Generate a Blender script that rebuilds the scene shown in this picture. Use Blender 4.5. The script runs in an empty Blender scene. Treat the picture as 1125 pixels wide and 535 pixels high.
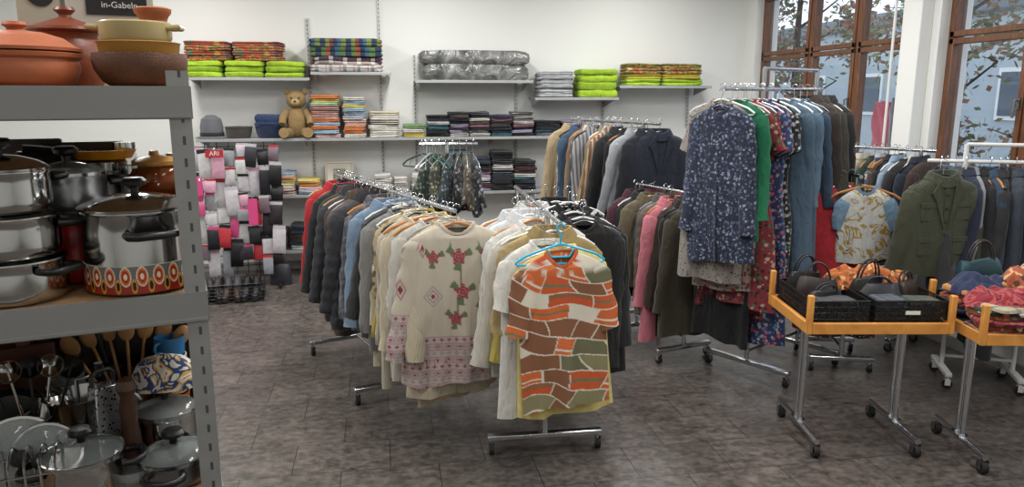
import bpy, bmesh, math, random
from mathutils import Vector, Matrix, noise
from math import sin, cos, pi, radians, atan2, sqrt, floor
random.seed(7)
SC=bpy.context.scene; C=SC.collection
F=820.0; PI_=radians(11.2); YAW=radians(10); H=1.75
XR=3.95; YB=7.8; CEIL=3.15
def W(l,d): return (l*cos(YAW)+d*sin(YAW), -l*sin(YAW)+d*cos(YAW))
def ray(px,py):
    u=(px-562.5)/F; v=(267.5-py)/F
    fh=cos(PI_)+v*sin(PI_); up=-sin(PI_)+v*cos(PI_)
    return u/fh, up/fh
def at_d(px,py,d):
    a,b=ray(px,py); x,y=W(a*d,d); return Vector((x,y,H+b*d))
def at_z(px,py,z):
    a,b=ray(px,py); return at_d(px,py,(z-H)/b)
def at_y(px,py,Y):
    a,b=ray(px,py); return at_d(px,py,Y/(cos(YAW)-a*sin(YAW)))
def at_x(px,py,X):
    a,b=ray(px,py); return at_d(px,py,X/(a*cos(YAW)+sin(YAW)))
def hx(s):
    s=s.lstrip('#'); r=[int(s[i:i+2],16)/255 for i in (0,2,4)]
    return tuple(((c+.055)/1.055)**2.4 if c>.04045 else c/12.92 for c in r)
# ---------------------------------------------------------------- mesh builder
class MB:
    def __init__(s): s.v=[]; s.f=[]
    def add(s,vs,fs):
        b=len(s.v); s.v+=[tuple(v) for v in vs]; s.f+=[tuple(i+b for i in f) for f in fs]; return s
    def box(s,c,z,rz=0,tp=1.0):
        x,y,h=z[0]/2,z[1]/2,z[2]/2; vs=[]
        for k,q in ((-1,1.0),(1,tp)):
            for a,b in ((-1,-1),(1,-1),(1,1),(-1,1)):
                X,Y=a*x*q,b*y*q
                vs.append((c[0]+X*cos(rz)-Y*sin(rz),c[1]+X*sin(rz)+Y*cos(rz),c[2]+k*h))
        return s.add(vs,[(3,2,1,0),(4,5,6,7),(0,1,5,4),(1,2,6,5),(2,3,7,6),(3,0,4,7)])
    def loft(s,rings,cap0=True,cap1=True):
        n=len(rings[0]); vs=[p for r in rings for p in r]; fs=[]
        for j in range(len(rings)-1):
            for i in range(n):
                a=j*n+i; b=j*n+(i+1)%n; fs.append((a,b,b+n,a+n))
        if cap0: fs.append(tuple(range(n))[::-1])
        if cap1: fs.append(tuple(range((len(rings)-1)*n,len(rings)*n)))
        return s.add(vs,fs)
    def tube(s,pts,r,n=8,cap=True):
        pts=[Vector(p) for p in pts]; rings=[]; up=None
        for i,p in enumerate(pts):
            a=pts[max(0,i-1)]; b=pts[min(len(pts)-1,i+1)]; t=(b-a).normalized()
            if up is None:
                up=Vector((0,0,1)) if abs(t.z)<.9 else Vector((1,0,0))
            u=(up-t*up.dot(t)).normalized(); w=t.cross(u); up=u
            rr=r[i] if isinstance(r,(list,tuple)) else r
            rings.append([p+u*rr*cos(2*pi*k/n)+w*rr*sin(2*pi*k/n) for k in range(n)])
        return s.loft(rings,cap,cap)
    def lathe(s,prof,n=36,c=(0,0,0),sy=1.0):
        return s.loft([[(c[0]+max(r,.0002)*cos(2*pi*k/n),c[1]+sy*max(r,.0002)*sin(2*pi*k/n),c[2]+z) for k in range(n)] for r,z in prof])
    def ell(s,c,r,n=16,m=10):
        return s.loft([[(c[0]+r[0]*sin(pi*(j+.02)/(m+.04))*cos(2*pi*k/n),c[1]+r[1]*sin(pi*(j+.02)/(m+.04))*sin(2*pi*k/n),c[2]-r[2]*cos(pi*j/m)) for k in range(n)] for j in range(m+1)])
    def mesh(s,name,mat,sharp=38):
        me=bpy.data.meshes.new(name); me.from_pydata(s.v,[],s.f)
        bm=bmesh.new(); bm.from_mesh(me); bmesh.ops.recalc_face_normals(bm,faces=bm.faces); bm.to_mesh(me); bm.free()
        me.polygons.foreach_set('use_smooth',[True]*len(me.polygons))
        me.set_sharp_from_angle(angle=radians(sharp))
        if mat: me.materials.append(mat)
        return me
    def build(s,name,mat,parent=None,bev=0,loc=None,rz=0,sharp=38):
        o=bpy.data.objects.new(name,s.mesh(name,mat,sharp)); C.objects.link(o)
        if parent: o.parent=parent
        if loc is not None: o.location=loc
        o.rotation_euler.z=rz
        if bev:
            m=o.modifiers.new('bevel','BEVEL'); m.width=bev; m.segments=2; m.limit_method='ANGLE'
        return o
def tag(o,label,cat,group=None,kind=None):
    o['label']=label; o['category']=cat
    if group: o['group']=group
    if kind: o['kind']=kind
    return o
def thing(name,label,cat,loc,rz=0,group=None):
    o=bpy.data.objects.new(name,None); C.objects.link(o); o.empty_display_size=.05
    o.location=loc; o.rotation_euler.z=rz
    return tag(o,label,cat,group)
def struct(o): o['kind']='structure'; return o
ORD=['first','second','third','fourth','fifth','sixth','seventh','eighth','ninth','tenth','eleventh','twelfth','thirteenth','fourteenth','fifteenth','sixteenth','seventeenth','eighteenth','nineteenth','twentieth','twenty-first','twenty-second','twenty-third','twenty-fourth','twenty-fifth','twenty-sixth','twenty-seventh','twenty-eighth','twenty-ninth','thirtieth','thirty-first','thirty-second','thirty-third','thirty-fourth']
# ---------------------------------------------------------------- materials
class NB:
    def __init__(s,name):
        s.m=bpy.data.materials.new(name); s.m.use_nodes=True; s.nt=s.m.node_tree; s.b=s.nt.nodes['Principled BSDF']
    def n(s,t,props=None,**ins):
        nd=s.nt.nodes.new(t)
        for k,v in (props or {}).items(): setattr(nd,k,v)
        for k,v in ins.items():
            s.put(nd.inputs[int(k[1:])] if k[0]=='i' and k[1:].isdigit() else nd.inputs[k.replace('_',' ')],v)
        return nd
    def put(s,inp,v):
        if isinstance(v,bpy.types.NodeSocket): s.nt.links.new(v,inp)
        elif isinstance(v,(tuple,list)) and inp.type=='RGBA' and len(v)==3: inp.default_value=(*v,1)
        else: inp.default_value=v
    def math(s,op,a,b=0.0,c=None):
        nd=s.n('ShaderNodeMath',{'operation':op},i0=a,i1=b)
        if c is not None: s.put(nd.inputs[2],c)
        return nd.outputs[0]
    def co(s,scale=(1,1,1),kind='Object'):
        tc=s.n('ShaderNodeTexCoord'); mp=s.n('ShaderNodeMapping',Vector=tc.outputs[kind],Scale=scale); return mp.outputs[0]
    def noise(s,vec,scale,detail=2,dist=0):
        return s.n('ShaderNodeTexNoise',Vector=vec,Scale=scale,Detail=detail,Distortion=dist).outputs[0]
    def ramp(s,fac,els,const=False):
        nd=s.n('ShaderNodeValToRGB',Fac=fac); cr=nd.color_ramp
        if const: cr.interpolation='CONSTANT'
        while len(cr.elements)>1: cr.elements.remove(cr.elements[-1])
        cr.elements[0].position=els[0][0]; cr.elements[0].color=(*els[0][1],1)
        for p,c in els[1:]:
            e=cr.elements.new(p); e.color=(*c,1)
        return nd.outputs[0]
    def mix(s,f,a,b,mode='MIX'):
        nd=s.nt.nodes.new('ShaderNodeMix'); nd.data_type='RGBA'; nd.blend_type=mode
        s.put(nd.inputs[0],f); s.put(nd.inputs[6],a); s.put(nd.inputs[7],b); return nd.outputs[2]
    def bump(s,h,strength,dist=.01):
        nd=s.n('ShaderNodeBump',Strength=strength,Distance=dist,Height=h)
        s.nt.links.new(nd.outputs[0],s.b.inputs['Normal']); return nd
    def set(s,col,rough=.5,metal=0,**kw):
        s.put(s.b.inputs['Base Color'],col); s.put(s.b.inputs['Roughness'],rough); s.put(s.b.inputs['Metallic'],metal)
        for k,v in kw.items(): s.put(s.b.inputs[k.replace('_',' ')],v)
        return s.m
def sc(c,k): return tuple(min(1,x*k) for x in c)
MC={}
def plain(name,hexc,rough=.5,metal=0,var=.12,scale=6,bump=0,**kw):
    if name in MC: return MC[name]
    b=NB(name); c=hx(hexc); v=b.co(); nz=b.noise(v,scale,3)
    col=b.mix(nz,sc(c,1-var),sc(c,1+var))
    if bump: b.bump(b.noise(v,scale*12,2),bump,.004)
    MC[name]=b.set(col,rough,metal,**kw); return MC[name]
def wood(name,h1,h2,rough=.45,sx=(2,14,2)):
    if name in MC: return MC[name]
    b=NB(name); v=b.co(sx); nz=b.noise(v,3,4,1.2)
    MC[name]=b.set(b.ramp(nz,[(.3,hx(h1)),(.7,hx(h2))]),rough); return MC[name]
def fab(c,pat='plain',c2='ffffff',c3='888888',c4='222222',s=1.0,rough=.9):
    k=('fab',c,pat,c2,c3,c4,s)
    if k in MC: return MC[k]
    b=NB(('fabric_%s_%s'%(pat,c)).replace('#','')); v=b.co(); A=hx(c); B=hx(c2); D=hx(c3); E=hx(c4)
    wr=b.noise(b.co((13,13,3.5)),1.0,3); w2=b.noise(b.co((30,30,14)),1.0,3,.8)
    base=None
    sep=b.n('ShaderNodeSeparateXYZ',Vector=v)
    if pat=='stripe':
        base=b.ramp(b.math('FRACT',b.math('MULTIPLY',sep.outputs[2],14*s)),[(0,A),(.55,B)],True)
    elif pat=='vstripe':
        base=b.ramp(b.math('FRACT',b.math('MULTIPLY',sep.outputs[0],30*s)),[(0,A),(.6,B)],True)
    elif pat=='bands':
        base=b.ramp(b.math('FRACT',b.math('MULTIPLY',sep.outputs[0],6*s)),[(0,A),(.2,B),(.36,D),(.5,A),(.66,E),(.8,B)],True)
    elif pat=='plaid':
        f1=b.math('FRACT',b.math('MULTIPLY',sep.outputs[0],11*s)); f2=b.math('FRACT',b.math('MULTIPLY',b.math('ADD',sep.outputs[2],sep.outputs[1]),11*s))
        r1=b.ramp(f1,[(0,A),(.45,B),(.52,A),(.7,D),(.95,E)],True); r2=b.ramp(f2,[(0,A),(.45,B),(.52,A),(.7,D),(.95,E)],True)
        base=b.mix(.5,r1,r2)
    elif pat in('floral','dots'):
        nzv=b.n('ShaderNodeTexNoise',Vector=v,Scale=12.0*s); wv=b.n('ShaderNodeVectorMath',{'operation':'MULTIPLY_ADD'},i0=nzv.outputs[1],i1=(.03,.03,.03),i2=v)
        vo=b.n('ShaderNodeTexVoronoi',Vector=wv.outputs[0],Scale=(26.0 if pat=='floral' else 34.0)*s)
        sp=b.n('ShaderNodeSeparateXYZ',Vector=vo.outputs['Color'])
        pick=b.ramp(sp.outputs[0],[(0,B),(.4,D),(.75,E)],True)
        th=b.math('LESS_THAN',vo.outputs['Distance'],.42 if pat=='floral' else .27)
        base=b.mix(th,A,pick)
    elif pat=='print':
        base=b.ramp(b.noise(v,9*s,2,1.5),[(0,A),(.42,B),(.5,D),(.56,A),(.64,E)],True)
    else: base=A
    shade=b.mix(wr,(.68,.68,.68),(1.16,1.16,1.16))
    col=b.mix(1.0,base,shade,'MULTIPLY')
    h=b.math('ADD',wr,b.math('MULTIPLY',w2,.35))
    if pat=='knit':
        wv=b.n('ShaderNodeTexWave',{'bands_direction':'X'},Vector=v,Scale=45.0,Distortion=1.0); h=b.math('ADD',b.math('MULTIPLY',wv.outputs[1],.1),h)
    b.bump(h,.85,.028)
    MC[k]=b.set(col,rough,0,Sheen_Weight=.1); return MC[k]
def attrmat(name,rough=.85,metal=0):
    if name in MC: return MC[name]
    b=NB(name); at=b.n('ShaderNodeAttribute',{'attribute_name':'Col'}); wr=b.noise(b.co((13,13,3.5)),1.0,3)
    col=b.mix(1.0,at.outputs[0],b.mix(wr,(.78,.78,.78),(1.1,1.1,1.1)),'MULTIPLY')
    b.bump(wr,.6 if rough>.5 else .1,.025 if rough>.5 else .001)
    MC[name]=b.set(col,rough,metal); return MC[name]
def paint(o,fn):
    me=o.data; a=me.color_attributes.new('Col','FLOAT_COLOR','POINT')
    dat=[]
    for v in me.vertices: dat+=[*fn(v.co),1.0]
    a.data.foreach_set('color',dat)
chrome=plain('chrome','c9ccd0',.22,1,.04)
steel=plain('polished_steel','c4c4c2',.14,1,.05,9)
dsteel=plain('brushed_steel','8e9092',.32,1,.1,9)
blackp=plain('black_plastic','0f0f10',.35,0,.1)
rubber=plain('black_rubber','151515',.7,0,.1)
whitem=plain('white_powder_coat','d8d8d6',.4,0,.03)
shelfm=plain('grey_shelf_metal','a9acac',.4,.4,.08)
# ---------------------------------------------------------------- room
def wallmat(name,h):
    b=NB(name); v=b.co(); nz=b.noise(v,1.2,3); b.bump(b.noise(v,160,2),.15,.002)
    return b.set(b.mix(nz,sc(hx(h),.97),sc(hx(h),1.03)),.75)
wm=wallmat('wall_paint','dbdcd9'); cm=wallmat('ceiling_paint','e6e4de')
def floormat():
    b=NB('grey_slate_vinyl_tiles'); v=b.co()
    br=b.n('ShaderNodeTexBrick',{'offset':.5,'offset_frequency':2},Vector=v,Color1=(.1,.1,.1,1),Color2=(.9,.9,.9,1),Mortar=(0,0,0,1),Scale=1.0,Mortar_Size=.0022,Brick_Width=.46,Row_Height=.305,Bias=0.0,Mortar_Smooth=.2)
    n1=b.noise(b.co((2.6,4.5,1)),2.2,6,.4); n2=b.noise(b.co((8,14,1)),2.0,6,.6); n3=b.noise(v,26,4,.3)
    a=b.ramp(n1,[(.32,hx('312d2b')),(.5,hx('504a46')),(.7,hx('6e6661'))])
    c=b.mix(b.math('MULTIPLY',n2,.8),a,b.ramp(n2,[(.38,hx('2a2624')),(.62,hx('766e68'))]))
    c=b.mix(.35,c,b.ramp(n3,[(.35,hx('2e2a28')),(.65,hx('746c67'))]))
    tl=b.mix(1.0,c,b.mix(br.outputs[0],(.82,.82,.82),(1.16,1.15,1.14)),'MULTIPLY')
    col=b.mix(br.outputs[1],tl,hx('1e1c1a'))
    b.bump(b.math('SUBTRACT',n2,b.math('MULTIPLY',br.outputs[1],1.5)),.25,.004)
    return b.set(col,b.math('ADD',b.math('MULTIPLY',n2,.25),.22),0)
XL=-3.7; Y0=-3.0
struct(MB().box(((XL+XR)/2,(Y0+YB)/2,-.05),(XR-XL+.4,YB-Y0+.4,.1)).build('floor',floormat()))
struct(MB().box(((XL+XR)/2,(Y0+YB)/2,CEIL+.05),(XR-XL+.4,YB-Y0+.4,.1)).build('ceiling',cm))
struct(MB().box(((XL+XR)/2,YB+.1,CEIL/2),(XR-XL+.4,.2,CEIL)).build('wall_back',wm))
struct(MB().box((XL-.1,(Y0+YB)/2,CEIL/2),(.2,YB-Y0,CEIL)).build('wall_left',wm))
struct(MB().box(((XL+XR)/2,Y0-.1,CEIL/2),(XR-XL+.4,.2,CEIL)).build('wall_front',wm))
def yw(px,py=110): return at_x(px,py,XR).y
w1a,w1b=yw(826),yw(990); w2a,w2b=yw(1024),yw(1024)-2.3
SILL=.95; TOP=2.8
mb=MB()
def wseg(y0,y1,z0,z1): mb.box((XR+.125,(y0+y1)/2,(z0+z1)/2),(.25,abs(y1-y0),z1-z0))
wseg(Y0,YB,0,SILL); wseg(Y0,YB,TOP,CEIL); wseg(w1a,YB,SILL,TOP); wseg(w2a,w1b,SILL,TOP); wseg(Y0,w2b,SILL,TOP)
struct(mb.build('wall_right',wm))
pc=(yw(992)+yw(1020))/2
struct(MB().box((XR-.05,pc,CEIL/2),(.1,.2,CEIL)).build('trim_1',wm,bev=.008))
struct(MB().tube([(XR-.13,pc+.14,0),(XR-.13,pc+.14,CEIL)],.01,10).build('trim_2',whitem))
struct(MB().box(((XL+XR)/2,YB-.008,.04),(XR-XL,.016,.08)).build('baseboard_back',plain('baseboard_grey','8a8886',.5)))
struct(MB().box((XR-.008,(Y0+YB)/2,.04),(.016,YB-Y0,.08)).build('baseboard_right',plain('baseboard_grey','8a8886',.5)))
brown=wood('brown_window_wood','4f301c','74492d',.4,(10,10,2))
gb=NB('window_glass'); tr=gb.nt.nodes.new('ShaderNodeBsdfTransparent'); gl=gb.nt.nodes.new('ShaderNodeBsdfGlossy'); gl.inputs['Roughness'].default_value=.02
mx=gb.nt.nodes.new('ShaderNodeMixShader'); mx.inputs[0].default_value=.05
gb.nt.links.new(tr.outputs[0],mx.inputs[1]); gb.nt.links.new(gl.outputs[0],mx.inputs[2])
gb.nt.links.new(mx.outputs[0],gb.nt.nodes['Material Output'].inputs[0]); glassw=gb.m
def window(name,ya,yb,divs,tz):
    w=bpy.data.objects.new(name,None); C.objects.link(w); struct(w); w.location=(XR+.12,(ya+yb)/2,SILL)
    yc=(ya+yb)/2; hgt=TOP-SILL; fr=MB(); 
    ys=[ya]+divs+[yb]
    for y in (ya-.025,yb+.025): fr.box((0,y-yc,hgt/2),(.09,.05,hgt))
    fr.box((0,0,.025),(.09,ya-yb,.05)); fr.box((0,0,hgt-.025),(.09,ya-yb,.05))
    for y in divs: fr.box((0,y-yc,hgt/2),(.09,.05,hgt))
    fr.build('frame',brown,w,bev=.006)
    for i in range(len(ys)-1):
        a,b=ys[i]-.025-yc,ys[i+1]+.025-yc; m=(a+b)/2; wd=a-b
        for z0,z1,k in ((.05,tz-SILL-.005,0),(tz-SILL+.005,hgt-.05,1)):
            s=MB(); t=.042
            s.box((-.03,a-t/2,(z0+z1)/2),(.05,t,z1-z0)); s.box((-.03,b+t/2,(z0+z1)/2),(.05,t,z1-z0))
            s.box((-.03,m,z0+t/2),(.05,wd,t)); s.box((-.03,m,z1-t/2),(.05,wd,t))
            so=s.build('sash',brown,w,bev=.005)
            MB().box((-.02,m,(z0+z1)/2),(.006,wd-.08,z1-z0-.08)).build('pane',glassw,so)
            if k==0:
                hb=MB(); hb.box((-.06,b+t/2,.75),(.012,.025,.07)); hb.tube([(-.065,b+t/2,.77),(-.095,b+t/2,.77),(-.095,b+t/2,.66)],.008)
                hb.build('window_handle',dsteel,so)
    return w
zt=at_x(1070,38,XR).z
window('window_1',w1a,w1b,[yw(878),yw(928)],zt)
window('window_2',w2a,w2b,[yw(1117),yw(1117)-.85],zt)
struct(MB().box((XR-.06,(w1a+w1b)/2,SILL-.02),(.24,w1a-w1b+.1,.035)).build('trim_3',whitem,bev=.006))
# ---------------------------------------------------------------- outside
gm=plain('outside_pavement','7f8282',.8,0,.15,1.5)
struct(MB().box((24,12,-.45),(40,70,.1)).build('ground_outside',gm))
bt=thing('building','pale grey building across the street, seen through the windows','building',(21,19,-.4))
MB().box((0,0,2.3),(6,50,4.6)).build('wall',plain('grey_render','a3adb2',.8,0,.12,1),bt)
MB().box((0,0,4.8),(6.6,51,.5)).build('roof',plain('slate_roof','666e74',.6),bt,bev=.1)
gp=plain('far_window_glass','3a4855',.15)
for j in range(13):
    f_=MB().box((-3.02,-22+j*3.6,2.2),(.08,2.0,1.5)).build('window',whitem,bt)
    MB().box((-3.07,-22+j*3.6,2.2),(.03,1.75,1.25)).build('pane',gp,f_)
def tree(x,y,h,label,cols,seed,n=3000,r=1.5):
    rd=random.Random(seed)
    t=thing('tree',label,'tree',(x,y,-.4),0,None)
    m=MB(); m.tube([(0,0,0),(.05,.05,h*.3),(-.05,0,h*.6),(.03,.05,h*.95)],[.12,.09,.06,.02],8)
    for k in range(18):
        a=rd.uniform(0,6.28); z=h*rd.uniform(.22,.85); q=rd.uniform(.7,1.4)
        m.tube([(0,0,z),(cos(a)*q*.4,sin(a)*q*.4,z+.2),(cos(a+.3)*q*.75,sin(a+.3)*q*.75,z+.5),(cos(a)*q,sin(a)*q,z+.55)],[.03,.02,.011,.005],5)
    m.build('trunk',plain('bark','3a3029',.9),t)
    cl=[(rd.uniform(0,6.28),rd.uniform(-1,1),rd.uniform(.2,1)) for _ in range(16)]
    for ci,cc in enumerate(cols):
        m=MB()
        for k in range(n//len(cols)):
            a,ph,q=cl[rd.randrange(16)]; q=r*q**.6
            c=Vector((cos(a)*q*sqrt(1-ph*ph)+rd.gauss(0,.2),sin(a)*q*sqrt(1-ph*ph)+rd.gauss(0,.2),h*.56+ph*q*h*.28+rd.gauss(0,.2)))
            u=Vector((rd.uniform(-1,1),rd.uniform(-1,1),rd.uniform(-1,1))).normalized(); w_=u.orthogonal().normalized(); s=rd.uniform(.04,.075)
            m.add([c-u*s,c+w_*s*.6,c+u*s,c-w_*s*.6],[(0,1,2,3)])
        m.build('foliage',plain('leaf_'+cc,cc,.7,0,.2),t)
tree(7.4,12.6,5.2,'autumn tree outside the left window nearest the corner',['55603a','6a5236','7c4c38'],1)
tree(7.8,9.2,5.0,'russet tree outside between the two windows',['4e5a34','7a4e3a','66623a'],2)
tree(7.0,6.0,5.2,'green and rust tree outside the right window',['4b5c38','6e543a','8a4c3c'],3)
def banner(px,py0,py1,w,label,c_):
    X_=6.0; a=at_x(px,py0,X_); b_=at_x(px,py1,X_); h=a.z-b_.z
    t=thing('banner',label,'banner',(a.x,a.y,-.4),radians(100))
    zt_=a.z+.4
    MB().tube([(-w/2-.02,0,0),(-w/2-.02,0,zt_+.05)],.02,8).build('pole',dsteel,t)
    MB().loft([[(w*(-.5+i/12),.02*sin(i*.9+j),zt_-h*j/8) for i in range(13)]+[(w*(.5-i/12),.02*sin((12-i)*.9+j)+.004,zt_-h*j/8) for i in range(13)] for j in range(9)]).build('cloth',fab(c_),t,sharp=80)
banner(970,112,165,.26,'rose red banner on a pole outside the left window','b0505a')
# ---------------------------------------------------------------- hangers, garments, racks
HM={}
def hanger(P,z,rz,label,col='white',name='clothes_hanger'):
    cols={'white':'d9d9d6','black':'121212','wood':'a87443','blue':'1fa6c8','grey':'8d9092','teal':'1b4a48','green':'2d7a50','wire':'b8bcc0'}
    if col not in HM:
        mt=plain('hanger_'+col,cols[col],.35,1 if col=='wire' else 0)
        r=.0025 if col=='wire' else (.008 if col=='wood' else .0055)
        a=MB(); a.tube([(-.2,0,-.145),(-.16,0,-.118),(-.08,0,-.09),(-.012,0,-.07),(.012,0,-.07),(.08,0,-.09),(.16,0,-.118),(.2,0,-.145)],r,6)
        if col!='wood' : a.tube([(-.2,0,-.145),(-.19,0,-.155),(.19,0,-.155),(.2,0,-.145)],r*.8,6)
        if col=='blue': a.tube([(-.06,0,-.093),(-.04,0,-.125),(.04,0,-.125),(.06,0,-.093)],r*.8,6)
        h=MB(); pts=[(0,0,-.07),(0,0,-.03)]+[(.0175*cos(t)*1,0,.002+.0175*sin(t)) for t in [-pi/2+.2+ k*pi*1.35/9 for k in range(10)]]
        h.tube(pts,.002 if col!='blue' else .004,6)
        HM[col]=(a.mesh('bar',mt),h.mesh('hook',mt if col=='blue' else chrome))
    t=thing(name,label,'hanger',(P[0],P[1],z),rz)
    for nm,me in zip(('bar','hook'),HM[col]):
        o=bpy.data.objects.new(nm,me); C.objects.link(o); o.parent=t
        if nm=='hook' and random.random()<.5: o.rotation_euler.z=pi
    return t
K={
'jacket':dict(sw=.2,hw=.23,T=.044,L=.68,sl=.56,col='coll',pl=1,A=.011),
'puffer_jacket':dict(sw=.21,hw=.235,T=.052,L=.7,sl=.56,col='stand',pl=1,puff=1,A=.01),
'coat':dict(sw=.2,hw=.26,T=.046,L=.95,sl=.58,col='coll',pl=1,A=.015),
'blouse':dict(sw=.185,hw=.24,T=.026,L=.66,sl=.5,col='crew',pl=0,A=.018),
'shirt':dict(sw=.195,hw=.23,T=.028,L=.72,sl=.56,col='coll',pl=1,A=.015),
't_shirt':dict(sw=.19,hw=.22,T=.026,L=.66,sl=.19,col='crew',pl=0,A=.015),
'sweater':dict(sw=.2,hw=.23,T=.034,L=.64,sl=.54,col='crew',pl=0,A=.013),
'cardigan':dict(sw=.195,hw=.23,T=.032,L=.7,sl=.54,col='crew',pl=1,A=.015),
'dress':dict(sw=.165,hw=.23,T=.034,L=1.0,sl=.2,col='crew',pl=0,A=.024,waist=1),
'tunic':dict(sw=.18,hw=.24,T=.033,L=.85,sl=.4,col='crew',pl=1,A=.02),
'blazer':dict(sw=.2,hw=.22,T=.042,L=.72,sl=.58,col='lapel',pl=1,A=.008),
}
KN={'t_shirt':'T-shirt','puffer_jacket':'padded jacket'}
def garment(kind,mat,P,z,rz,label,group=None,pf=None,nt=24,nr=14,trim=None,smat=None,rd=random,**o):
    k=dict(K[kind]); k.update(o); sw,hw,T,L,sl,A=[k[q] for q in('sw','hw','T','L','sl','A')]
    t=thing(kind,label,KN.get(kind,kind),(P[0],P[1],z),rz,group)
    t.rotation_euler.y=radians(rd.uniform(-3,3))
    zn=-.075; p1,p2,p3=[rd.uniform(0,6.28) for _ in range(3)]; k1=rd.uniform(22,32); k2=rd.uniform(45,60)
    nd=k.get('nd',.045 if k['col']=='crew' else .02); puff=k.get('puff',0)
    if puff: nr=max(nr,int(L/.016))
    def fold(x,z_):
        r=min(1,max(0,-(z_-zn-(-.1)))/L); 
        return A*r*(sin(k1*x+p1+z_*2)+.6*sin(k2*x+p2-z_*3))+.018*r*sin(p3+z_*4)
    rows=[(0,.34,.6,1),(-.008,.42,.8,1),(-.024,.62,.95,.75),(-.045,.84,1,.35),(-.066,1.0,1,.1),(-.1,1.06,1.05,0)]
    prof=[(zn+a,sw*b,T*c,e) for a,b,c,e in rows]
    prof.insert(0,(zn-.02,sw*.28,T*.35,1.2))
    wst=k.get('waist',0)
    for j in range(1,nr+1):
        s=j/nr; zz=zn-.1-(L-.1)*s; w=sw*1.06+(hw-sw*1.06)*s; tt=T*(1.05+.25*s)
        if wst: q=math.exp(-((s-.33)/.14)**2); w-=.035*q
        if puff: q=abs(sin(pi*(zz-zn)/.075)); tt*=.78+.3*q; w+=.01*(q-.5)
        prof.append((zz,w,tt,0))
    prof.append((prof[-1][0]+.004,prof[-1][1]*.96,prof[-1][2]*.7,0)); prof.append((prof[-1][0]+.08,prof[-1][1]*.9,prof[-1][2]*.4,0))
    rings=[]
    for zz,w,tt,e in prof:
        r=[]
        for i in range(nt):
            th=2*pi*i/nt; c,s_=cos(th),sin(th)
            x=w*math.copysign(abs(c)**.85,c); y=tt*math.copysign(abs(s_)**.8,s_)
            dz=-nd*e*max(0,-s_)**2+(.007*sin(k1*x*.6+p2)+.012*sin(6*x+p1))*(1 if zz<zn-L*.85 else 0)
            r.append((x,y+fold(x,zz),zz+dz))
        rings.append(r)
    m=MB(); m.loft(rings,False,False); body=m.build('body',mat,t,sharp=70)
    if pf: paint(body,lambda c:pf(c.x,c.z-zn,'b'))
    if sl>0:
        al=k.get('al',radians(9 if sl>.3 else 20))
        for sd in(-1,1):
            a_=al*rd.uniform(.4,1.5); bend=rd.uniform(-.09,.07); ph=rd.uniform(0,6)
            if pf: bend=-.02; a_=al
            d=Vector((sd*sin(a_),0,-cos(a_))); pv=Vector((sd*cos(a_),0,sin(a_))); st=Vector((sd*(sw-.042),fold(sd*sw,zn-.1),zn-.115))
            n1=max(7,int(nr*.7)) if not puff else int(sl/.018); n2=max(12,nt//2)
            ss=[(-.055,.022,.5),(-.035,.052,.8),(-.01,.072,1)]+[(sl*j/n1,.078-(.078-.05)*min(1,j/n1*1.1),1) for j in range(1,n1+1)]
            ss.append((sl+.002,.04,.6)); ss.append((sl-.04,.03,.4))
            rg=[]
            for s_,wr,q in ss:
                if puff: qq=abs(sin(pi*s_/.07)); wr*=.88+.15*qq
                elif s_>.05: wr*=1+.1*sin(s_*42+ph)
                c=st+d*s_+Vector((0,bend*(s_/max(sl,.3))**2*1.0,0))
                rg.append([tuple(c+pv*wr*cos(2*pi*i/n2)+Vector((0,1,0))*min(T*.95,wr*.75)*q*sin(2*pi*i/n2)) for i in range(n2)])
            so=MB().loft(rg,False,False).build('sleeve',smat or mat,t,sharp=70)
            if pf: paint(so,lambda c:pf(c.x,c.z-zn,'s'))
            if trim and sl>.3 and not pf:
                c=st+d*(sl-.03)+Vector((0,bend,0)); c2=st+d*(sl+.004)+Vector((0,bend,0)); w2=.056
                MB().loft([[tuple(q+pv*w2*cos(2*pi*i/12)+Vector((0,1,0))*w2*.72*sin(2*pi*i/12)) for i in range(12)] for q in(c,c2)],False,False).build('cuff',trim,t)
    cw=sw*.38; cm_=trim or mat
    def ringc(z_,w,tt,e): return [(w*cos(2*pi*i/20),tt*sin(2*pi*i/20),z_-e*max(0,-sin(2*pi*i/20))**2) for i in range(20)]
    if k['col']=='crew':
        MB().loft([ringc(zn-.004,cw*1.08,T*.85,nd),ringc(zn+.008,cw*1.0,T*.75,nd),ringc(zn+.006,cw*.86,T*.6,nd),ringc(zn-.006,cw*.84,T*.55,nd)],False,False).build('neckband',cm_,t)
    elif k['col']=='stand':
        MB().loft([ringc(zn-.01,cw*1.1,T*.9,.01),ringc(zn+.03,cw*1.05,T*.85,.012),ringc(zn+.045,cw*.95,T*.8,.012),ringc(zn+.01,cw*.85,T*.6,.01)],False,False).build('collar',cm_,t)
    else:
        MB().loft([ringc(zn-.01,cw*.9,T*.7,.02),ringc(zn+.028,cw*.95,T*.8,.03),ringc(zn+.03,cw*1.08,T*.95,.035),ringc(zn-.012,cw*1.45,T*1.25,.05),ringc(zn-.014,cw*1.3,T*1.1,.05)],False,False).build('collar',cm_,t)
    if k['col']=='lapel' or k.get('open'):
        m=MB()
        for sd in(-1,1):
            pts=[(sd*.012,-.3),(sd*.05,-.02),(sd*.095,-.09),(sd*.07,-.13)]
            f=[(x,-T*1.1-.012+fold(x,zn+q),zn+q) for x,q in pts]; g=[(x,y+.008,q) for x,y,q in f]
            m.add(f+g,[(0,1,2,3),(7,6,5,4),(0,4,5,1),(1,5,6,2),(2,6,7,3),(3,7,4,0)])
        m.build('lapel',mat,t)
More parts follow.
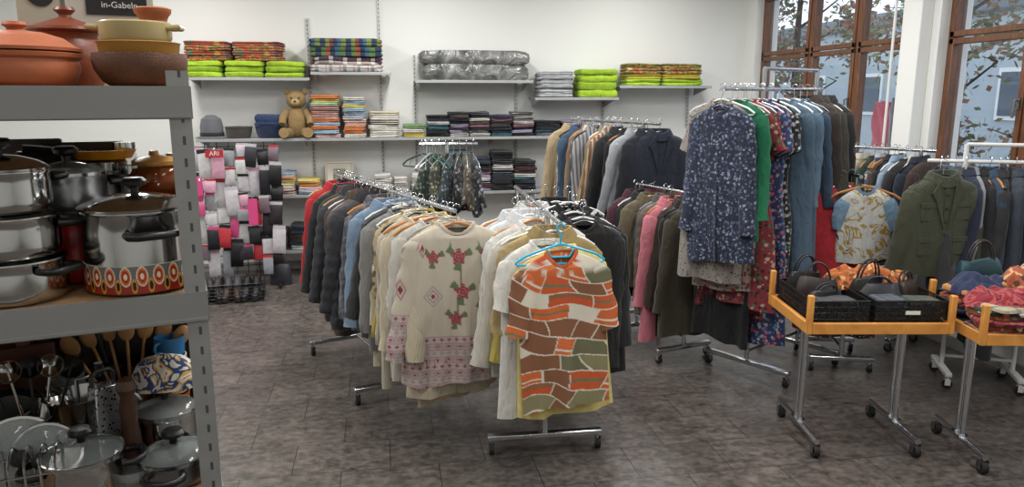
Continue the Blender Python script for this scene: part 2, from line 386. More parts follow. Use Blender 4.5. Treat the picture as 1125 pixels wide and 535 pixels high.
    if k['pl']:
        vs=[];n=14;z0=zn-nd-.01;z1=zn-L+.005
        if k['col']=='lapel': z0=zn-.28
        for j in range(n+1):
            zz=z0+(z1-z0)*j/n; s=(zn-.1-zz)/(L-.1); tt=T*(1.05+.25*max(0,s))
            for x in(-.014,.014): vs.append((x,-tt-.002+fold(x,zz),zz))
            for x in(.014,-.014): vs.append((x,-tt+.004+fold(x,zz),zz))
        rings=[vs[4*j:4*j+4] for j in range(n+1)]
        pk=MB().loft(rings).build('placket',cm_,t)
        if k.get('buttons'):
            for j in range(1,7):
                zz=z0+(z1-z0)*j/7; s=(zn-.1-zz)/(L-.1); yy=-T*(1.05+.25*max(0,s))-.004+fold(0,zz)
                MB().tube([(0,yy,zz),(0,yy-.004,zz)],.007,10).build('button',plain('button_'+k['buttons'],k['buttons'],.4),pk)
    if k.get('pockets'):
        for sd in(-1,1):
            for pz in(-.2,-.4):
                zz=zn+pz; s=(zn-.1-zz)/(L-.1); yy=-T*(1.05+.25*max(0,s))+fold(sd*.1,zz)+.004
                MB().box((sd*.1,yy,zz),(.09,.008,.1)).build('pocket',mat,t,bev=.003); MB().box((sd*.1,yy-.004,zz+.04),(.094,.008,.03)).build('pocket_flap',mat,t,bev=.002)
    return t
def rack(label,p0,p1,zr,mat=chrome,foot=.28,ins=(.25,.12),zt=None,name='clothes_rail'):
    a=Vector(W(*p0)); b=Vector(W(*p1)); d=b-a; Lr=d.length; rz=atan2(d.y,d.x)-pi/2
    t=thing(name,label,'clothes rack',(a.x,a.y,0),rz)
    MB().tube([(0,0,zr-.012),(0,Lr,zr-.012)],.0115,10).build('rail',mat,t)
    for y in (ins[0],Lr-ins[1]):
        MB().tube([(0,y,.1),(0,y,(zt or zr)-.012)],.014,10).build('upright',mat,t)
        MB().box((0,y,.09),(foot*2,.04,.028)).build('foot',mat,t,bev=.006)
        for sx in(-1,1):
            cs=MB(); x=sx*(foot-.02)
            cs.tube([(x,y,.078),(x,y,.055)],.009,8); cs.box((x-.014,y,.045),(.003,.03,.04)); cs.box((x+.014,y,.045),(.003,.03,.04))
            cc=cs.build('caster',mat,t)
            MB().tube([(x-.011,y,.029),(x+.011,y,.029)],.028,16).build('wheel',rubber,cc)
    MB().tube([(0,ins[0],.16),(0,Lr-ins[1],.16)],.01,8).build('lower_bar',mat,t)
    if zt:
        MB().tube([(0,ins[0],zt-.012),(0,Lr-ins[1],zt-.012)],.0115,10).build('top_bar',mat,t)
    return dict(a=a,u=d.normalized(),L=Lr,rz=rz,z=zr)
def row(R,specs,t0,t1,where,fromw,group,rd,hangers=('white','black','wood','grey'),jit=8):
    n=len(specs)
    for i,sp in enumerate(specs):
        kind,cname,mat=sp[:3]; o=dict(sp[3]) if len(sp)>3 else {}
        t=o.pop('t',t0+(t1-t0)*i/max(1,n-1)); off=o.pop('off',rd.uniform(-.04,.04)); dr=o.pop('dr',rd.uniform(-jit,jit)); hc=o.pop('hc',rd.choice(hangers)); zz=o.pop('dz',0); hz_=o.pop('hz',0)
        P=R['a']+R['u']*t; pr=Vector((-R['u'].y,R['u'].x))*-1
        P=P+pr*off
        if 'P' in o: P=Vector(W(*o.pop('P')))
        kn=KN.get(kind,kind)
        lb='%s %s, %s from %s %s'%(cname,kn,ORD[i],fromw,where)
        if 'label' in o: lb=o.pop('label')
        rz=R['rz']+radians(dr)
        if 'arz' in o: rz=-YAW+radians(o.pop('arz'))
        if 'L' not in o: o['L']=K[kind]['L']*rd.uniform(.85,1.18)
        garment(kind,mat,P,R['z']+zz,rz,lb,group,rd=rd,**o)
        hanger(P,R['z']+zz+hz_,rz,'%s hanger of the %s garment from %s %s'%(hc,ORD[i],fromw,where),hc)
f=fab
# --- centre-left rack (long row)
RL=rack('long chrome clothes rack in the room centre, filled with sweaters and jackets',(-.27,3.48),(-1.2,5.12),1.23,ins=(.8,.12))
def folk(x,z,part):
    cr=hx('b5ac9c'); ro=hx('82363c'); mv=hx('9a7580'); gr=hx('5d6b4a'); gy=hx('8f8d90')
    def dia(cx,cz,r): return abs(x-cx)/r+abs(z-cz)/(r*1.15)
    def band(z0):
        zz=(z0-z); k=int(zz/.034); w=(zz/.034)%1; u=(x*(18 if k%2 else 28)+.5*(k%2))%1
        if w<.1: return mv
        q=abs(u-.5)+abs(w-.5)
        if k%2: return ro if q<.2 else (cr if q<.3 else (mv if q<.46 else hx('a59a94')))
        return gy if (k%4==2 and q<.34) else (ro if (k%4==0 and q<.2) else (mv if q<.36 else hx('b0a29c')))
    if part=='s':
        if z<-.42: return band(-.42)
        q=abs(((x*9)%1)-.5)+abs(((z*5)%1)-.5)
        if q<.12: return ro
        if .2<q<.27: return mv
        return cr
    if z<-.54: return band(-.54)
    for cx,cz,r in((.0,-.15,.042),(.015,-.32,.042),(-.02,-.45,.036),(.13,-.14,.034),(.13,-.42,.036),(-.12,-.15,.034)):
        dd=sqrt((x-cx)**2+(z-cz)**2); an=atan2(z-cz,x-cx)
        if dd<r*(.8+.2*sin(5*an)): return ro if (dd/r*3)%1>.35 else hx('ac646c')
        if dd<r*1.6 and abs(sin(an*1.5+1))>.9: return gr
    if abs(x-.012*sin(z*20))<.004 and -.5<z<-.14: return gr
    for cx,cz,r in((-.125,-.34,.05),(.13,-.28,.04)):
        q=dia(cx,cz,r)
        if q<.25: return ro
        if .45<q<.6: return mv
        if .8<q<.95: return gy
    return cr
def tropic(x,z,part):
    p=Vector((x*4.5+3,z*4.5,0)); wx=noise.noise(p); wy=noise.noise(p+Vector((7,3,1)))
    s=x*2.5+z*13+wx*1.1; t=x*6.5-z*2.0+wy*1.0
    i=floor(s); a=s%1; b=(t+.37*i)%1; j=floor(t+.37*i)
    k=(i*3+j*5+i*j)%9
    if a<.075 or b<.05: return hx('cdc7b8')
    pal=['bd5428','66644a','c46434','7d5238','c65e2a','cfc7b6','c0602e','b84f28','7f7a58']
    if k in(0,4) and .45<a<.62: return hx('6f6c50')
    if k in(2,6) and .3<a<.42: return hx('cdc7b8')
    if k==7 and a>.62: return hx('8a5a3a')
    return hx(pal[k])
knit=lambda c:f(c,'knit')
rd=random.Random(11)
spL=[('sweater','cream folk-patterned',attrmat('folk_knit'),dict(pf=folk,nt=300,nr=180,T=.04,L=.78,hw=.285,sw=.225,off=.01,dr=-18,al=radians(14),hc='wood',sl=.55,trim=f('b5ac9c','knit'),
   label='cream knitted sweater with red roses and a mauve patterned hem, front of the long row')),
('cardigan','cream knitted',knit('c0b59e'),dict(L=.86)),('sweater','beige knitted',knit('b09f84'),dict(L=.9)),('blouse','white',f('c8c5bd'),dict(L=.8)),
('cardigan','cream ribbed',knit('c8bda4'),dict(L=.82,off=-.06)),('blouse','pale yellow',f('c5b57c'),dict(L=.74)),('cardigan','off-white',knit('bcb6a6'),dict(L=.88,off=-.05)),
('sweater','soft yellow',knit('b8a04a')),('blouse','beige leaf-printed',f('b7a688','floral','6d5f46','8a7a58','e0d8c8')),('sweater','light grey',knit('848482'),dict(off=-.05)),('blouse','cream',f('bcb39e'),dict(L=.84)),
('sweater','charcoal ribbed',f('3a3a3e')),('shirt','blue and white pinstriped',f('a1abb6','stripe','6f86a2',s=4)),('shirt','pale blue',f('71869c')),('sweater','navy',f('20283c')),('cardigan','teal',knit('244a52')),
('shirt','grey checked',f('58585c','plaid','3a3a3e','7a7a80','24242a')),('puffer_jacket','charcoal',f('2b2b30'),dict(L=.76,off=-.06)),('jacket','black',f('141416')),('puffer_jacket','brown quilted',f('4d3d34'),dict(L=.82,off=-.06)),
('jacket','dark taupe',f('403530'),dict(L=.8,off=-.05)),('jacket','maroon',f('4c1a24')),('puffer_jacket','graphite quilted',f('2e2e34'),dict(L=.82,off=-.05)),('coat','dark brown',f('3a2a22'),dict(L=.78)),
('jacket','bottle green',f('24362c')),('jacket','wine',f('521a28')),('jacket','black zipped',f('19191c')),('jacket','bright red',f('a31f26')),('jacket','dark red',f('7d1620')),('puffer_jacket','black padded',f('17171b')),('jacket','scarlet',f('a8232b'))]
row(RL,spL,.0,RL['L']-.04,'of long centre row','the front','garments on the long centre rack',rd,jit=11)
# --- centre-right rack
RR=rack('chrome T-foot clothes rack in the foreground centre, holding T-shirts and blouses',(.21,3.16),(.02,4.5),1.22,ins=(.32,.1),zt=None,foot=.29)
rd=random.Random(12)
BK=f('0e0e10')
spR=[('t_shirt','orange printed',attrmat('tropic_jersey'),dict(pf=tropic,nt=280,nr=200,L=.7,hw=.2,T=.024,dz=-.06,hz=.03,off=0,dr=4,hc='blue',sl=.25,al=radians(15),nd=.06,trim=f('b8562a'),label='orange, olive and white printed T-shirt hanging at the front of the rack')),
('t_shirt','pale yellow',f('d0be76'),dict(L=.76,off=.01,dz=-.05,dr=10,hw=.235,t=.06)),('t_shirt','white',f('d0cfc8'),dict(L=.8,off=-.05,dr=12,dz=-.03,t=.11)),('shirt','mustard',f('98845a'),dict(L=.6,off=.0,sl=.34,sw=.22,dr=6,t=.17)),
('blouse','lemon',f('c3b25a'),dict(L=.82,off=-.03,t=.22)),('cardigan','off-white',knit('c7c2b5'),dict(L=.7,off=-.05,sw=.21,t=.28,dr=6)),('blouse','white sheer',f('d0d0cd'),dict(L=.74,off=-.05,dz=.02,sw=.22,hw=.25,al=radians(12),t=.36,dr=4)),('shirt','white cotton',f('ced0d2'),dict(L=.66,off=-.06,dz=.03,sw=.22,hw=.25,t=.46,dr=4)),
('shirt','white collared',f('c4c7ca'),dict(L=.74,off=-.1,sw=.21,t=.56,dz=.02)),('blouse','pale blue striped',f('c1cbd4','stripe','8aa2bc',s=3),dict(L=.72,off=-.1,t=.66)),('sweater','black',BK,dict(L=.74,off=.2,sw=.2,t=.42,al=radians(5))),('sweater','black ribbed',f('141418'),dict(L=.82,off=.22,t=.52,al=radians(5))),
('blouse','black and white printed',f('18181a','floral','c9c9c9','8a8a8a','e6e6e6',s=1.3),dict(off=.22,dz=.03,t=.85)),('cardigan','black long',f('101014'),dict(off=.22,L=.88,t=.7)),('shirt','white',f('c7c7c3'),dict(off=.04,t=.95)),('shirt','coal black',f('0f0f11'),dict(off=.2,L=.8,t=1.1)),('sweater','charcoal',f('2a2a2d'),dict(off=.16,L=.8,t=1.2))]
row(RR,spR,.0,RR['L']-.05,'of front centre rack','the front','garments on the front centre rack',rd,('white','wire','wood','white'))
hp=Vector(W(-.4,4.62)); 
hs=thing('hanger_stand','slim chrome post with an arm of hangers and patterned tops behind the centre rack','stand',(hp.x,hp.y,0),0)
MB().tube([(0,0,.02),(0,0,1.47)],.012,8).build('pole',chrome,hs); MB().lathe([(.14,0),(.14,.012),(.02,.025),(.0,.026)],24).build('base',chrome,hs)
MB().tube([(-.17,0,1.458),(.19,0,1.458)],.009,8).build('arm',chrome,hs)
for i in range(6):
    hc=['wire','teal','wire','grey'][i%4]
    hanger((hp.x-.16+i*.018,hp.y),1.47,radians(90+random.uniform(-40,40)),'empty %s hanger, %s from the left on the tall arm'%(hc,ORD[i]),hc,name='empty_hanger')
for i,(c_,c2,cn) in enumerate((('2c3a34','7a8070','dark green leaf-patterned'),('3a3a30','8a866a','dark olive patterned'),('2a3642','7a868e','slate blue patterned'),('1f2024','8a8a8e','black patterned'),('43382e','9a8a74','brown patterned'),('2a2c38','a0a0a8','ink patterned'))):
    P=(hp.x-.04+i*.04,hp.y); a=radians(45+i*10); garment('blouse',f(c_,'floral',c2,'2f3a34','6a6a5a',s=1.7),P,1.47,a,'%s short top hanging on the tall arm behind the centre rack'%cn,'patterned tops on the tall arm',L=.32+.02*(i%3),sw=.16,hw=.19,sl=.2)
    hanger(P,1.47,a,'hanger of the %s top on the tall arm'%cn,'wire')
# --- rear rack B
RB=rack('tall chrome clothes rack near the back wall with shirts and blazers',(1.08,5.5),(.52,6.6),1.56,ins=(.2,.15))
rd=random.Random(13)
spB=[('blazer','navy',f('161c2c'),dict(L=.76,dr=-14,hw=.225,off=.02)),('blazer','dark navy',f('11151f'),dict(off=-.04)),('shirt','plastic-covered grey',plain('clear_plastic_cover','8f9398',.15,0,.35,20,.6),dict(L=.85,off=-.08,sw=.21)),('blazer','black',f('121214'),dict(off=-.08)),
('jacket','dark olive',f('33342a')),('shirt','white',f('bfbfbb')),('jacket','black',f('17171a')),('shirt','brown striped',f('7b5a43','vstripe','b9a78c')),('shirt','pale blue striped',f('8fa5bd','vstripe','c9d0d8')),('jacket','charcoal',f('26262a')),('shirt','tan',f('9a8464')),('shirt','grey striped',f('9a9a9c','vstripe','5d5d62')),
('jacket','slate',f('3d4550')),('shirt','white linen',f('c8c6c0')),('shirt','light brown',f('8a7053')),('shirt','blue denim',f('3f566f')),('shirt','black and white checked',f('bdbdbd','plaid','333333','777777','111111')),('shirt','sand',f('a99677'))]
row(RB,spB,.03,RB['L']-.04,'of rear rack','the front','shirts and blazers on the rear rack',rd)
# --- low rack C
RC=rack('low clothes rack left of the tall dress rack, holding short jackets',(1.2,4.72),(.9,5.36),1.14,ins=(.1,.05),foot=.22)
rd=random.Random(14)
spC=[('coat','olive brown',f('3f392c'),dict(L=.85)),('jacket','black',f('141416'),dict(L=.8)),('coat','dark brown',f('332620'),dict(L=.9)),('coat','salmon pink',f('c0707c'),dict(L=.92,off=-.05)),('puffer_jacket','taupe quilted',f('5c4c44'),dict(L=.8)),('jacket','grey',f('4b4b4e'),dict(L=.8)),('jacket','khaki',f('5d5440'),dict(off=-.05)),('puffer_jacket','wine red',f('4c1f2b')),('jacket','black short',f('1a1a1d')),('jacket','plum',f('3f1d2a'))]
row(RC,spC,.03,RC['L']-.03,'of low middle rack','the front','jackets on the low middle rack',rd)
# --- tall dress rack D
RD=rack('tall chrome rolling rack crowded with long dresses right of centre',(1.17,4.25),(2.02,4.96),1.8,ins=(.42,.08),zt=1.92,foot=.3)
rd=random.Random(15)
spD=[('tunic','navy floral',f('20263a','floral','59637c','3a4562','838c9f',s=2.1),dict(L=.88,hw=.225,t=.0,dr=0,off=0,sl=.6,sw=.185,al=radians(6),dz=-.03,label='navy floral long-sleeved dress at the left end of the tall rack')),
('dress','spotted grey',f('8d8680','dots','3a3438','2a2a2e','5b4a4a',s=1.5),dict(t=.05,L=1.04,off=-.03,hw=.2)),
('cardigan','emerald green',f('0f6544'),dict(t=.1,L=.78,off=.04,sw=.175,hw=.2,dr=3)),('dress','pink and white floral',f('a7928a','floral','8c2f3c','4a6a4a','b5566a',s=1.6),dict(t=.15,L=1.12,off=-.03,hw=.22)),
('dress','red and green floral',f('7e2a30','floral','3f6a4a','1f2a2a','b09a8a',s=1.5),dict(t=.2,L=1.2,off=.03)),('dress','black',f('121214'),dict(t=.25,L=1.48,sl=.0)),
('dress','red and black floral',f('5d1f24','floral','907a6e','1a1a1e','9a3a3a',s=1.6),dict(t=.3,L=1.3,off=.0)),('dress','blue flowered long',f('26355a','floral','b5566a','9999a2','58719c',s=1.6),dict(t=.35,L=1.45)),
('dress','black with white flowers',f('141416','floral','999994','787878','aeaeae',s=1.6),dict(t=.42,L=1.2,off=.05)),
('tunic','grey-blue denim',f('475d70'),dict(t=.54,L=1.14,sl=.52,buttons='c8b48a',hw=.26,off=.06,A=.026)),('tunic','faded grey-blue',f('50687b'),dict(t=.68,L=1.18,sl=.52,off=.05,A=.026)),('cardigan','slate blue',f('2f4256'),dict(t=.8,L=.95)),('jacket','dark brown',f('2b211d'),dict(t=.9,L=.8)),('jacket','dark olive',f('2d2b20'),dict(t=.98,L=.8)),('coat','black',f('17171a'),dict(t=1.06,L=1.0))]
row(RD,spD,0,1,'of tall dress rack','the left end','dresses on the tall rack',rd,('white','grey','wire'))
# --- rack G
RG=rack('low clothes rack behind the handbag table with red tops',(2.11,4.5),(2.18,5.05),1.28,ins=(.08,.08),foot=.2)
rd=random.Random(16)
spG=[('t_shirt','white printed',f('bfc1bd','print','bfc1bd','a2833c','3a3a42',s=1.0),dict(trim=f('5b83a5'),smat=f('6f8ba3'),dr=-6,L=.46,hw=.16,sw=.145,off=.04,sl=.16,hc='wood',label='white T-shirt with a dark and gold print behind the handbag table')),
('t_shirt','red',f('9e1f2a'),dict(L=.6,off=-.08)),('dress','black floral',f('1a1a1e','floral','98908a','7a2f3a','7f7f7f',s=1.5),dict(L=1.0)),('dress','dark red',f('7a1822'),dict(L=.95,off=-.1)),('sweater','crimson',f('a0222e'),dict(off=-.1)),('dress','black dotted',f('1d1d20','dots','b9b9b9','8a8a8a','d5d5d5'),dict(L=1.04)),('blouse','burgundy',f('5c1a26'),dict(off=-.08)),('shirt','brick red',f('8a2a22'),dict(off=-.1))]
row(RG,spG,.02,RG['L']-.04,'of rack behind handbag table','the front','tops behind the handbag table',rd)
# --- rack H
RH=rack('white clothes rack at the right edge in front of the window',(2.5,4.5),(3.1,4.32),1.38,mat=whitem,ins=(.2,.04),foot=.18,zt=1.48)
rd=random.Random(17)
spH=[('jacket','olive green',f('3e4131'),dict(P=(2.44,4.22),arz=6,L=.56,sw=.205,hw=.23,al=radians(13),sl=.47,T=.046,A=.007,open=1,buttons='1e1e18',pockets=1,hc='black',label='olive green field jacket facing forward on the white rack')),
('jacket','charcoal',f('2c2c30'),dict(L=.9)),('jacket','faded denim',f('48627c'),dict(L=.85)),('jacket','grey',f('4a4c50'),dict(L=.9)),('jacket','navy',f('1a2236'),dict(L=.9)),('shirt','pale grey',f('85898f')),('jacket','black',f('131315'),dict(L=.9)),('jacket','dark denim',f('283a4e'),dict(L=.9)),('coat','coal',f('222226')),('coat','black wool',f('151518')),('jacket','dark slate',f('303842'),dict(L=.9)),('coat','dark blue',f('1c2436')),('jacket','ash grey',f('55575b'),dict(L=.9)),('jacket','dark grey',f('303034'),dict(L=.9))]
row(RH,spH,.02,RH['L']-.03,'of white rack','the left','jackets on the white rack',rd,('wood','black','wood'))
RI=rack('clothes rack under the left window with shirts hung edge-on',(2.36,5.6),(2.82,4.98),1.4,ins=(.1,.1),foot=.2)
rd=random.Random(18)
spI=[('shirt','white',f('cfcfca')),('shirt','navy',f('20283c')),('shirt','grey',f('77797c')),('sweater','black',f('141416')),('shirt','blue',f('3e5a80')),('shirt','cream',f('c9c0aa')),('sweater','dark green',f('24382e')),('shirt','striped',f('b9b9bb','stripe','41506a')),('sweater','brown',f('4f3a2c')),('jacket','black',f('18181b')),('shirt','pale blue',f('8da2b8')),('sweater','charcoal',f('2c2d30')),('shirt','off-white',f('c5c3ba')),('jacket','dark navy',f('1a2030')),('sweater','dark brown',f('3a2a22'))]
row(RI,spI,.04,RI['L']-.04,'of window rack','the left','shirts on the window rack',rd)
# ---------------------------------------------------------------- folded goods
def rrect(w,d,z,r=.25,n=32,jx=0,jy=0):
    out=[]
    for i in range(n):
        t=2*pi*i/n; c,s=cos(t),sin(t)
        out.append((jx+w/2*math.copysign(abs(c)**r,c),jy+d/2*math.copysign(abs(s)**r,s),z))
    return out
def folded(name,label,cat,x,y,z,w,d,h,mat,group,rz=0,layers=2,rd=random,rough=1.0):
    m=MB(); rings=[]; jx,jy=rd.uniform(-.008,.008),rd.uniform(-.016,.008); lh=h/layers; sd=rd.uniform(0,50)
    for k in range(layers):
        for q,g in((0,.92),(.18,.985),(.5,1.0),(.82,.985),(1.0,.92)):
            zz=k*lh+q*lh; rings.append(rrect(w*g,d*g,zz,.34,32,jx,jy))
    rings=[[(a+.006*rough*noise.noise(Vector((b*8,c*20,sd))),b+.012*rough*noise.noise(Vector((a*7,c*25,sd))),c+(0 if c<.001 else .14*rough*h*noise.noise(Vector((a*7,b*7,sd))))) for a,b,c in r] for r in rings]
    m.loft(rings)
    return tag(m.build(name,mat,None,loc=(x,y,z),rz=rz),label,cat,group)
YF=7.42
def X(px): return at_y(px,150,YF+.08).x
def shelf(px0,px1,py,label,yf=YF,name='wall_shelf'):
    z=at_y((px0+px1)/2,py,yf).z; x0,x1=at_y(px0,py,yf).x,at_y(px1,py,yf).x; dp=YB-yf-.03
    t=thing(name,label,'shelf',((x0+x1)/2,YB-.03-dp/2,z)); w=x1-x0
    m=MB(); m.box((0,0,-.008),(w,dp,.012)); m.box((0,-dp/2,-.014),(w,.012,.028)); m.build('shelf_board',shelfm,t,bev=.002)
    n=max(2,int(w/.8)+1)
    for i in range(n):
        xx=-w/2+.04+(w-.08)*i/(n-1)
        b=MB(); b.add([(xx-.008,dp/2,-.016),(xx-.008,-dp/2+.03,-.016),(xx-.008,-dp/2+.03,-.035),(xx-.008,dp/2,-.1),(xx+.008,dp/2,-.016),(xx+.008,-dp/2+.03,-.016),(xx+.008,-dp/2+.03,-.035),(xx+.008,dp/2,-.1)],[(0,1,2,3),(7,6,5,4),(0,4,5,1),(1,5,6,2),(2,6,7,3),(3,7,4,0)])
        b.build('bracket',shelfm,t)
    return z
sm=NB('slotted_upright'); v=sm.co(); sp=sm.n('ShaderNodeSeparateXYZ',Vector=v)
ho=sm.math('MULTIPLY',sm.math('GREATER_THAN',sm.math('FRACT',sm.math('MULTIPLY',sp.outputs[2],25.0)),.45),sm.math('LESS_THAN',sm.math('ABSOLUTE',sp.outputs[0]),.004))
slotm=sm.set(sm.mix(ho,hx('b4b6b6'),hx('3a3a3a')),.4,.3)
for px,py0,py1,w_ in((337,20,215,'beside the teddy bear'),(413,-70,225,'reaching the ceiling by the picture frame'),(455,60,230,'at the left end of the grey bedding shelf'),(567,85,230,'at the right end of the grey bedding shelf'),(663,95,215,'below the lime cushions'),(757,80,140,'at the far right end')):
    a=at_y(px,py0,YB-.02); b_=at_y(px,py1,YB-.02); z1=min(a.z,CEIL-.02)
    tag(MB().box((0,0,(z1-b_.z)/2),(.025,.02,z1-b_.z)).build('shelf_upright',slotm,loc=(a.x,YB-.0105,b_.z)),'slotted wall upright '+w_,'shelf upright')
zA=shelf(205,340,85,'top left wall shelf with lime cushions and striped quilts')
zB=shelf(341,430,79,'short wall shelf holding the dark patterned quilts')
zC=shelf(456,586,88,'wall shelf holding the plastic-wrapped grey bedding')
zD=shelf(588,680,107,'wall shelf with wrapped stripes and lime cushions')
zE=shelf(681,782,94,'far right wall shelf with yellow and lime textiles')
zF=shelf(215,645,151,'long middle wall shelf with towels and folded clothes')
zG=shelf(262,600,212,'third wall shelf with picture frame and dark folded clothes')
zH=shelf(268,400,275,'lowest wall shelf near the handbags')
YC=7.59
def stack(px0,px1,z,items,name,cat,where,group,d=.32,layers=2,rd=random.Random(3),yc=YC,rough=1.0):
    x0,x1=X(px0),X(px1)
    for i,(cn,mt,h) in enumerate(items):
        w=(x1-x0-.006)*rd.uniform(.94,1.0)
        folded(name,'%s %s, %s up, %s'%(cn,cat,ORD[i],where),cat,(x0+x1)/2,yc,z+.0015,w,d*rd.uniform(.92,1),h-.002,mt,group,radians(rd.uniform(-2.5,2.5)),layers,rd,rough)
        z+=h
lime=f('9fbf2c'); lime2=f('8aac24')
for j,(a,b) in enumerate(((208,252),(251,296),(295,339))):
    stack(a,b,zA,[('lime green',lime,.05),('lime green',lime2,.05),('lime green',lime,.05)],'seat_cushion','seat cushion','%s pile on top left shelf'%['left','middle','right'][j],'lime cushions on the top left shelf',layers=1,rough=1.8)
qA=f('a0462e','print','b8803a','4a6a44','a88a56',s=1.1); qB=f('9a4a30','floral','6a3a4a','b08a3e','44705e',s=.6)
for j,(a,b) in enumerate(((209,262),(261,317))):
    stack(a,b,zA+.15,[('rust and green patterned',qA,.045),('multicoloured patterned',qB,.045),('orange patterned',qA,.045),('dark multicoloured',qB,.04)],'folded_quilt','folded quilt','%s pile above lime cushions'%['left','right'][j],'patterned quilts above the lime cushions',rough=1.7)
stack(343,425,zB,[('white and red checked',f('b9b2ac','plaid','8c2f35','5a5f6a','d8d2c8',s=.7),.07),('dark and pale checked',f('3a2a3a','plaid','8c2f35','c9c2b8','d8d2c8',s=.7),.07),('dark blue patterned',f('1a2c48','bands','4f6a3a','8a452c','2f5a6a',s=.6),.09),('navy and green patterned',f('22344f','bands','6a7a3a','7a352c','3a5a7a',s=.7),.08)],'folded_quilt','folded quilt','short shelf','quilts on the short shelf',d=.34,layers=2,rough=1.5)
cov=NB('crinkled_clear_plastic'); v=cov.co(); nz=cov.noise(v,7,3,1.2); cov.bump(nz,.8,.05); covm=cov.set(cov.ramp(nz,[(.3,hx('3e3f3d')),(.5,hx('626361')),(.7,hx('8c8d8b'))]),.14)
stack(460,584,zC,[('plastic-wrapped grey',covm,.15),('plastic-wrapped dark grey',covm,.13)],'bedding_pack','bedding','shelf right of the quilts','wrapped bedding packs',d=.36,layers=1,rough=.8)
gst=f('85878a','stripe','b5b7b9',s=3)
stack(590,630,zD,[('grey striped wrapped',gst,.085)]*3,'bedding_pack','bedding','grey striped pile','striped bedding pile',rough=1.5)
stack(633,678,zD,[('lime green',lime,.075),('bright lime',lime2,.075),('lime green',lime,.07),('lime green',lime2,.06)],'seat_cushion','seat cushion','beside the grey striped bedding','lime cushions beside the striped bedding',layers=1,rough=1.5)
for j,(a,b) in enumerate(((684,724),(723,768))):
    stack(a,b,zE,[('lime green',lime,.065),('yellow',f('b0a030'),.05),('red and yellow patterned',f('94442e','print','b0903e','5a7240','b8a868',s=1.2),.06),('olive gold',f('827430','print','5a3e2e','a88e42','647e40',s=1.2),.045)],'folded_blanket','folded blanket','%s pile on far right shelf'%['left','right'][j],'blankets on the far right shelf',rough=1.6)
tw=[('white',f('c9c5bb')),('orange',f('bd7240')),('pink striped',f('c8929a','stripe','dad2ca',s=4)),('yellow',f('c9b560')),('blue striped',f('cfcbc3','stripe','6a8aae',s=4)),('peach',f('cc9c82')),('mint green',f('a0b898')),('red striped',f('bab2a6','stripe','a04a4a',s=4)),('cream',f('ccc1a8')),('sky blue',f('8ca8ba'))]
def tl(seed,n,h):
    r=random.Random(seed); return [(c,m,h) for c,m in [r.choice(tw) for _ in range(n)]]
stack(342,375,zF,tl(1,11,.037),'folded_towel','folded towel','left towel stack','towels on the middle shelf',rough=1.5)
stack(377,403,zF,tl(2,11,.035),'folded_towel','folded towel','second towel stack','towels on the middle shelf',rough=1.5)
stack(405,440,zF,[('white',f('ccc9c3'),.04),('off-white',f('c3bfb4'),.04),('white',f('d2d0ca'),.04),('dark patterned',f('4a4a44','stripe','b9b4a0',s=4),.045),('white',f('ccc9c3'),.045),('cream',f('c7bea6'),.04)],'folded_towel','folded towel','white towel stack','white towels on the middle shelf',rough=1.5)
stack(442,468,zF,[('yellow',f('c8b04c'),.04),('white',f('ccc9c3'),.04),('green',f('6a8a5a'),.04)],'folded_towel','folded towel','low stack by the upright','small towels on the middle shelf')
dk=[('black',f('151517')),('dark grey',f('37373a')),('white',f('bfbdb8')),('black and white striped',f('1c1c1e','stripe','b9b9b9',s=4)),('navy',f('20283e')),('burgundy',f('4a2230')),('lilac',f('8a8098')),('brown',f('53402f')),('charcoal',f('222226')),('dusty rose',f('86606a')),('black',f('101012')),('charcoal',f('26262a')),('teal',f('2a565c')),('ink',f('181c26'))]
def dl(seed,n,h):
    r=random.Random(seed); return [(c,m,h) for c,m in [r.choice(dk) for _ in range(n)]]
for j,(a,b,n) in enumerate(((469,494,7),(493,516,8),(515,539,8),(538,563,7),(562,587,8),(587,616,5),(616,644,5))):
    stack(a,b,zF,dl(20+j,n,.03),'folded_shirt','folded shirt','dark stack %s, middle shelf'%['one','two','three','four','five','six','seven'][j],'folded shirts on the middle shelf',rough=2.2)
for j,(a,b,n) in enumerate(((490,516,12),(515,540,10),(539,564,12),(563,590,9))):
    stack(a,b,zG,dl(40+j,n,.033),'folded_shirt','folded shirt','%s dark stack, third shelf'%['first','second','third','fourth'][j],'folded shirts on the third shelf',rough=2.2)
for j,(a,b,n) in enumerate(((275,298,5),(300,322,6),(324,350,4),(410,430,5),(431,447,4),(450,470,5))):
    stack(a,b,zG,[(c,m,.036) for c,m,_ in (tl(60+j,n,.03) if j<3 else [('white',f('ccc9c3'),0)]*n)],'folded_cloth','folded cloth','%s light stack, third shelf'%['first','second','third','fourth','fifth','sixth'][j],'folded cloths on the third shelf',rough=1.8)
for j,(a,b,n) in enumerate(((272,290,5),(290,310,5),(313,335,6),(338,360,5))):
    stack(a,b,zH,dl(80+j,n,.04),'folded_cloth','folded cloth','%s stack, lowest shelf'%['leftmost','left','middle','right'][j],'folded cloths on the lowest shelf',rough=1.5)
def basket(px0,px1,z,h,mat,label):
    x0,x1=X(px0),X(px1); w=(x1-x0)/2
    t=thing('storage_basket',label,'basket',((x0+x1)/2,YC,z+.001))
    MB().lathe([(w*.8,0),(w*.9,h*.3),(w*.98,h*.7),(w,h),(w*.94,h),(w*.85,h*.3),(w*.7,.01),(0,.01)],28,sy=.8).build('body',mat,t)
    MB().tube([(w*cos(q)*.98,w*.8*sin(q)*.98,h) for q in [2*pi*i/24 for i in range(25)]],.008,6,False).build('rim',mat,t)
basket(246,276,zF,.1,f('46423c','knit'),'small dark basket on the middle shelf left of the navy one')
basket(279,312,zF,.13,f('1c2c4a','knit'),'navy fabric basket left of the teddy bear')
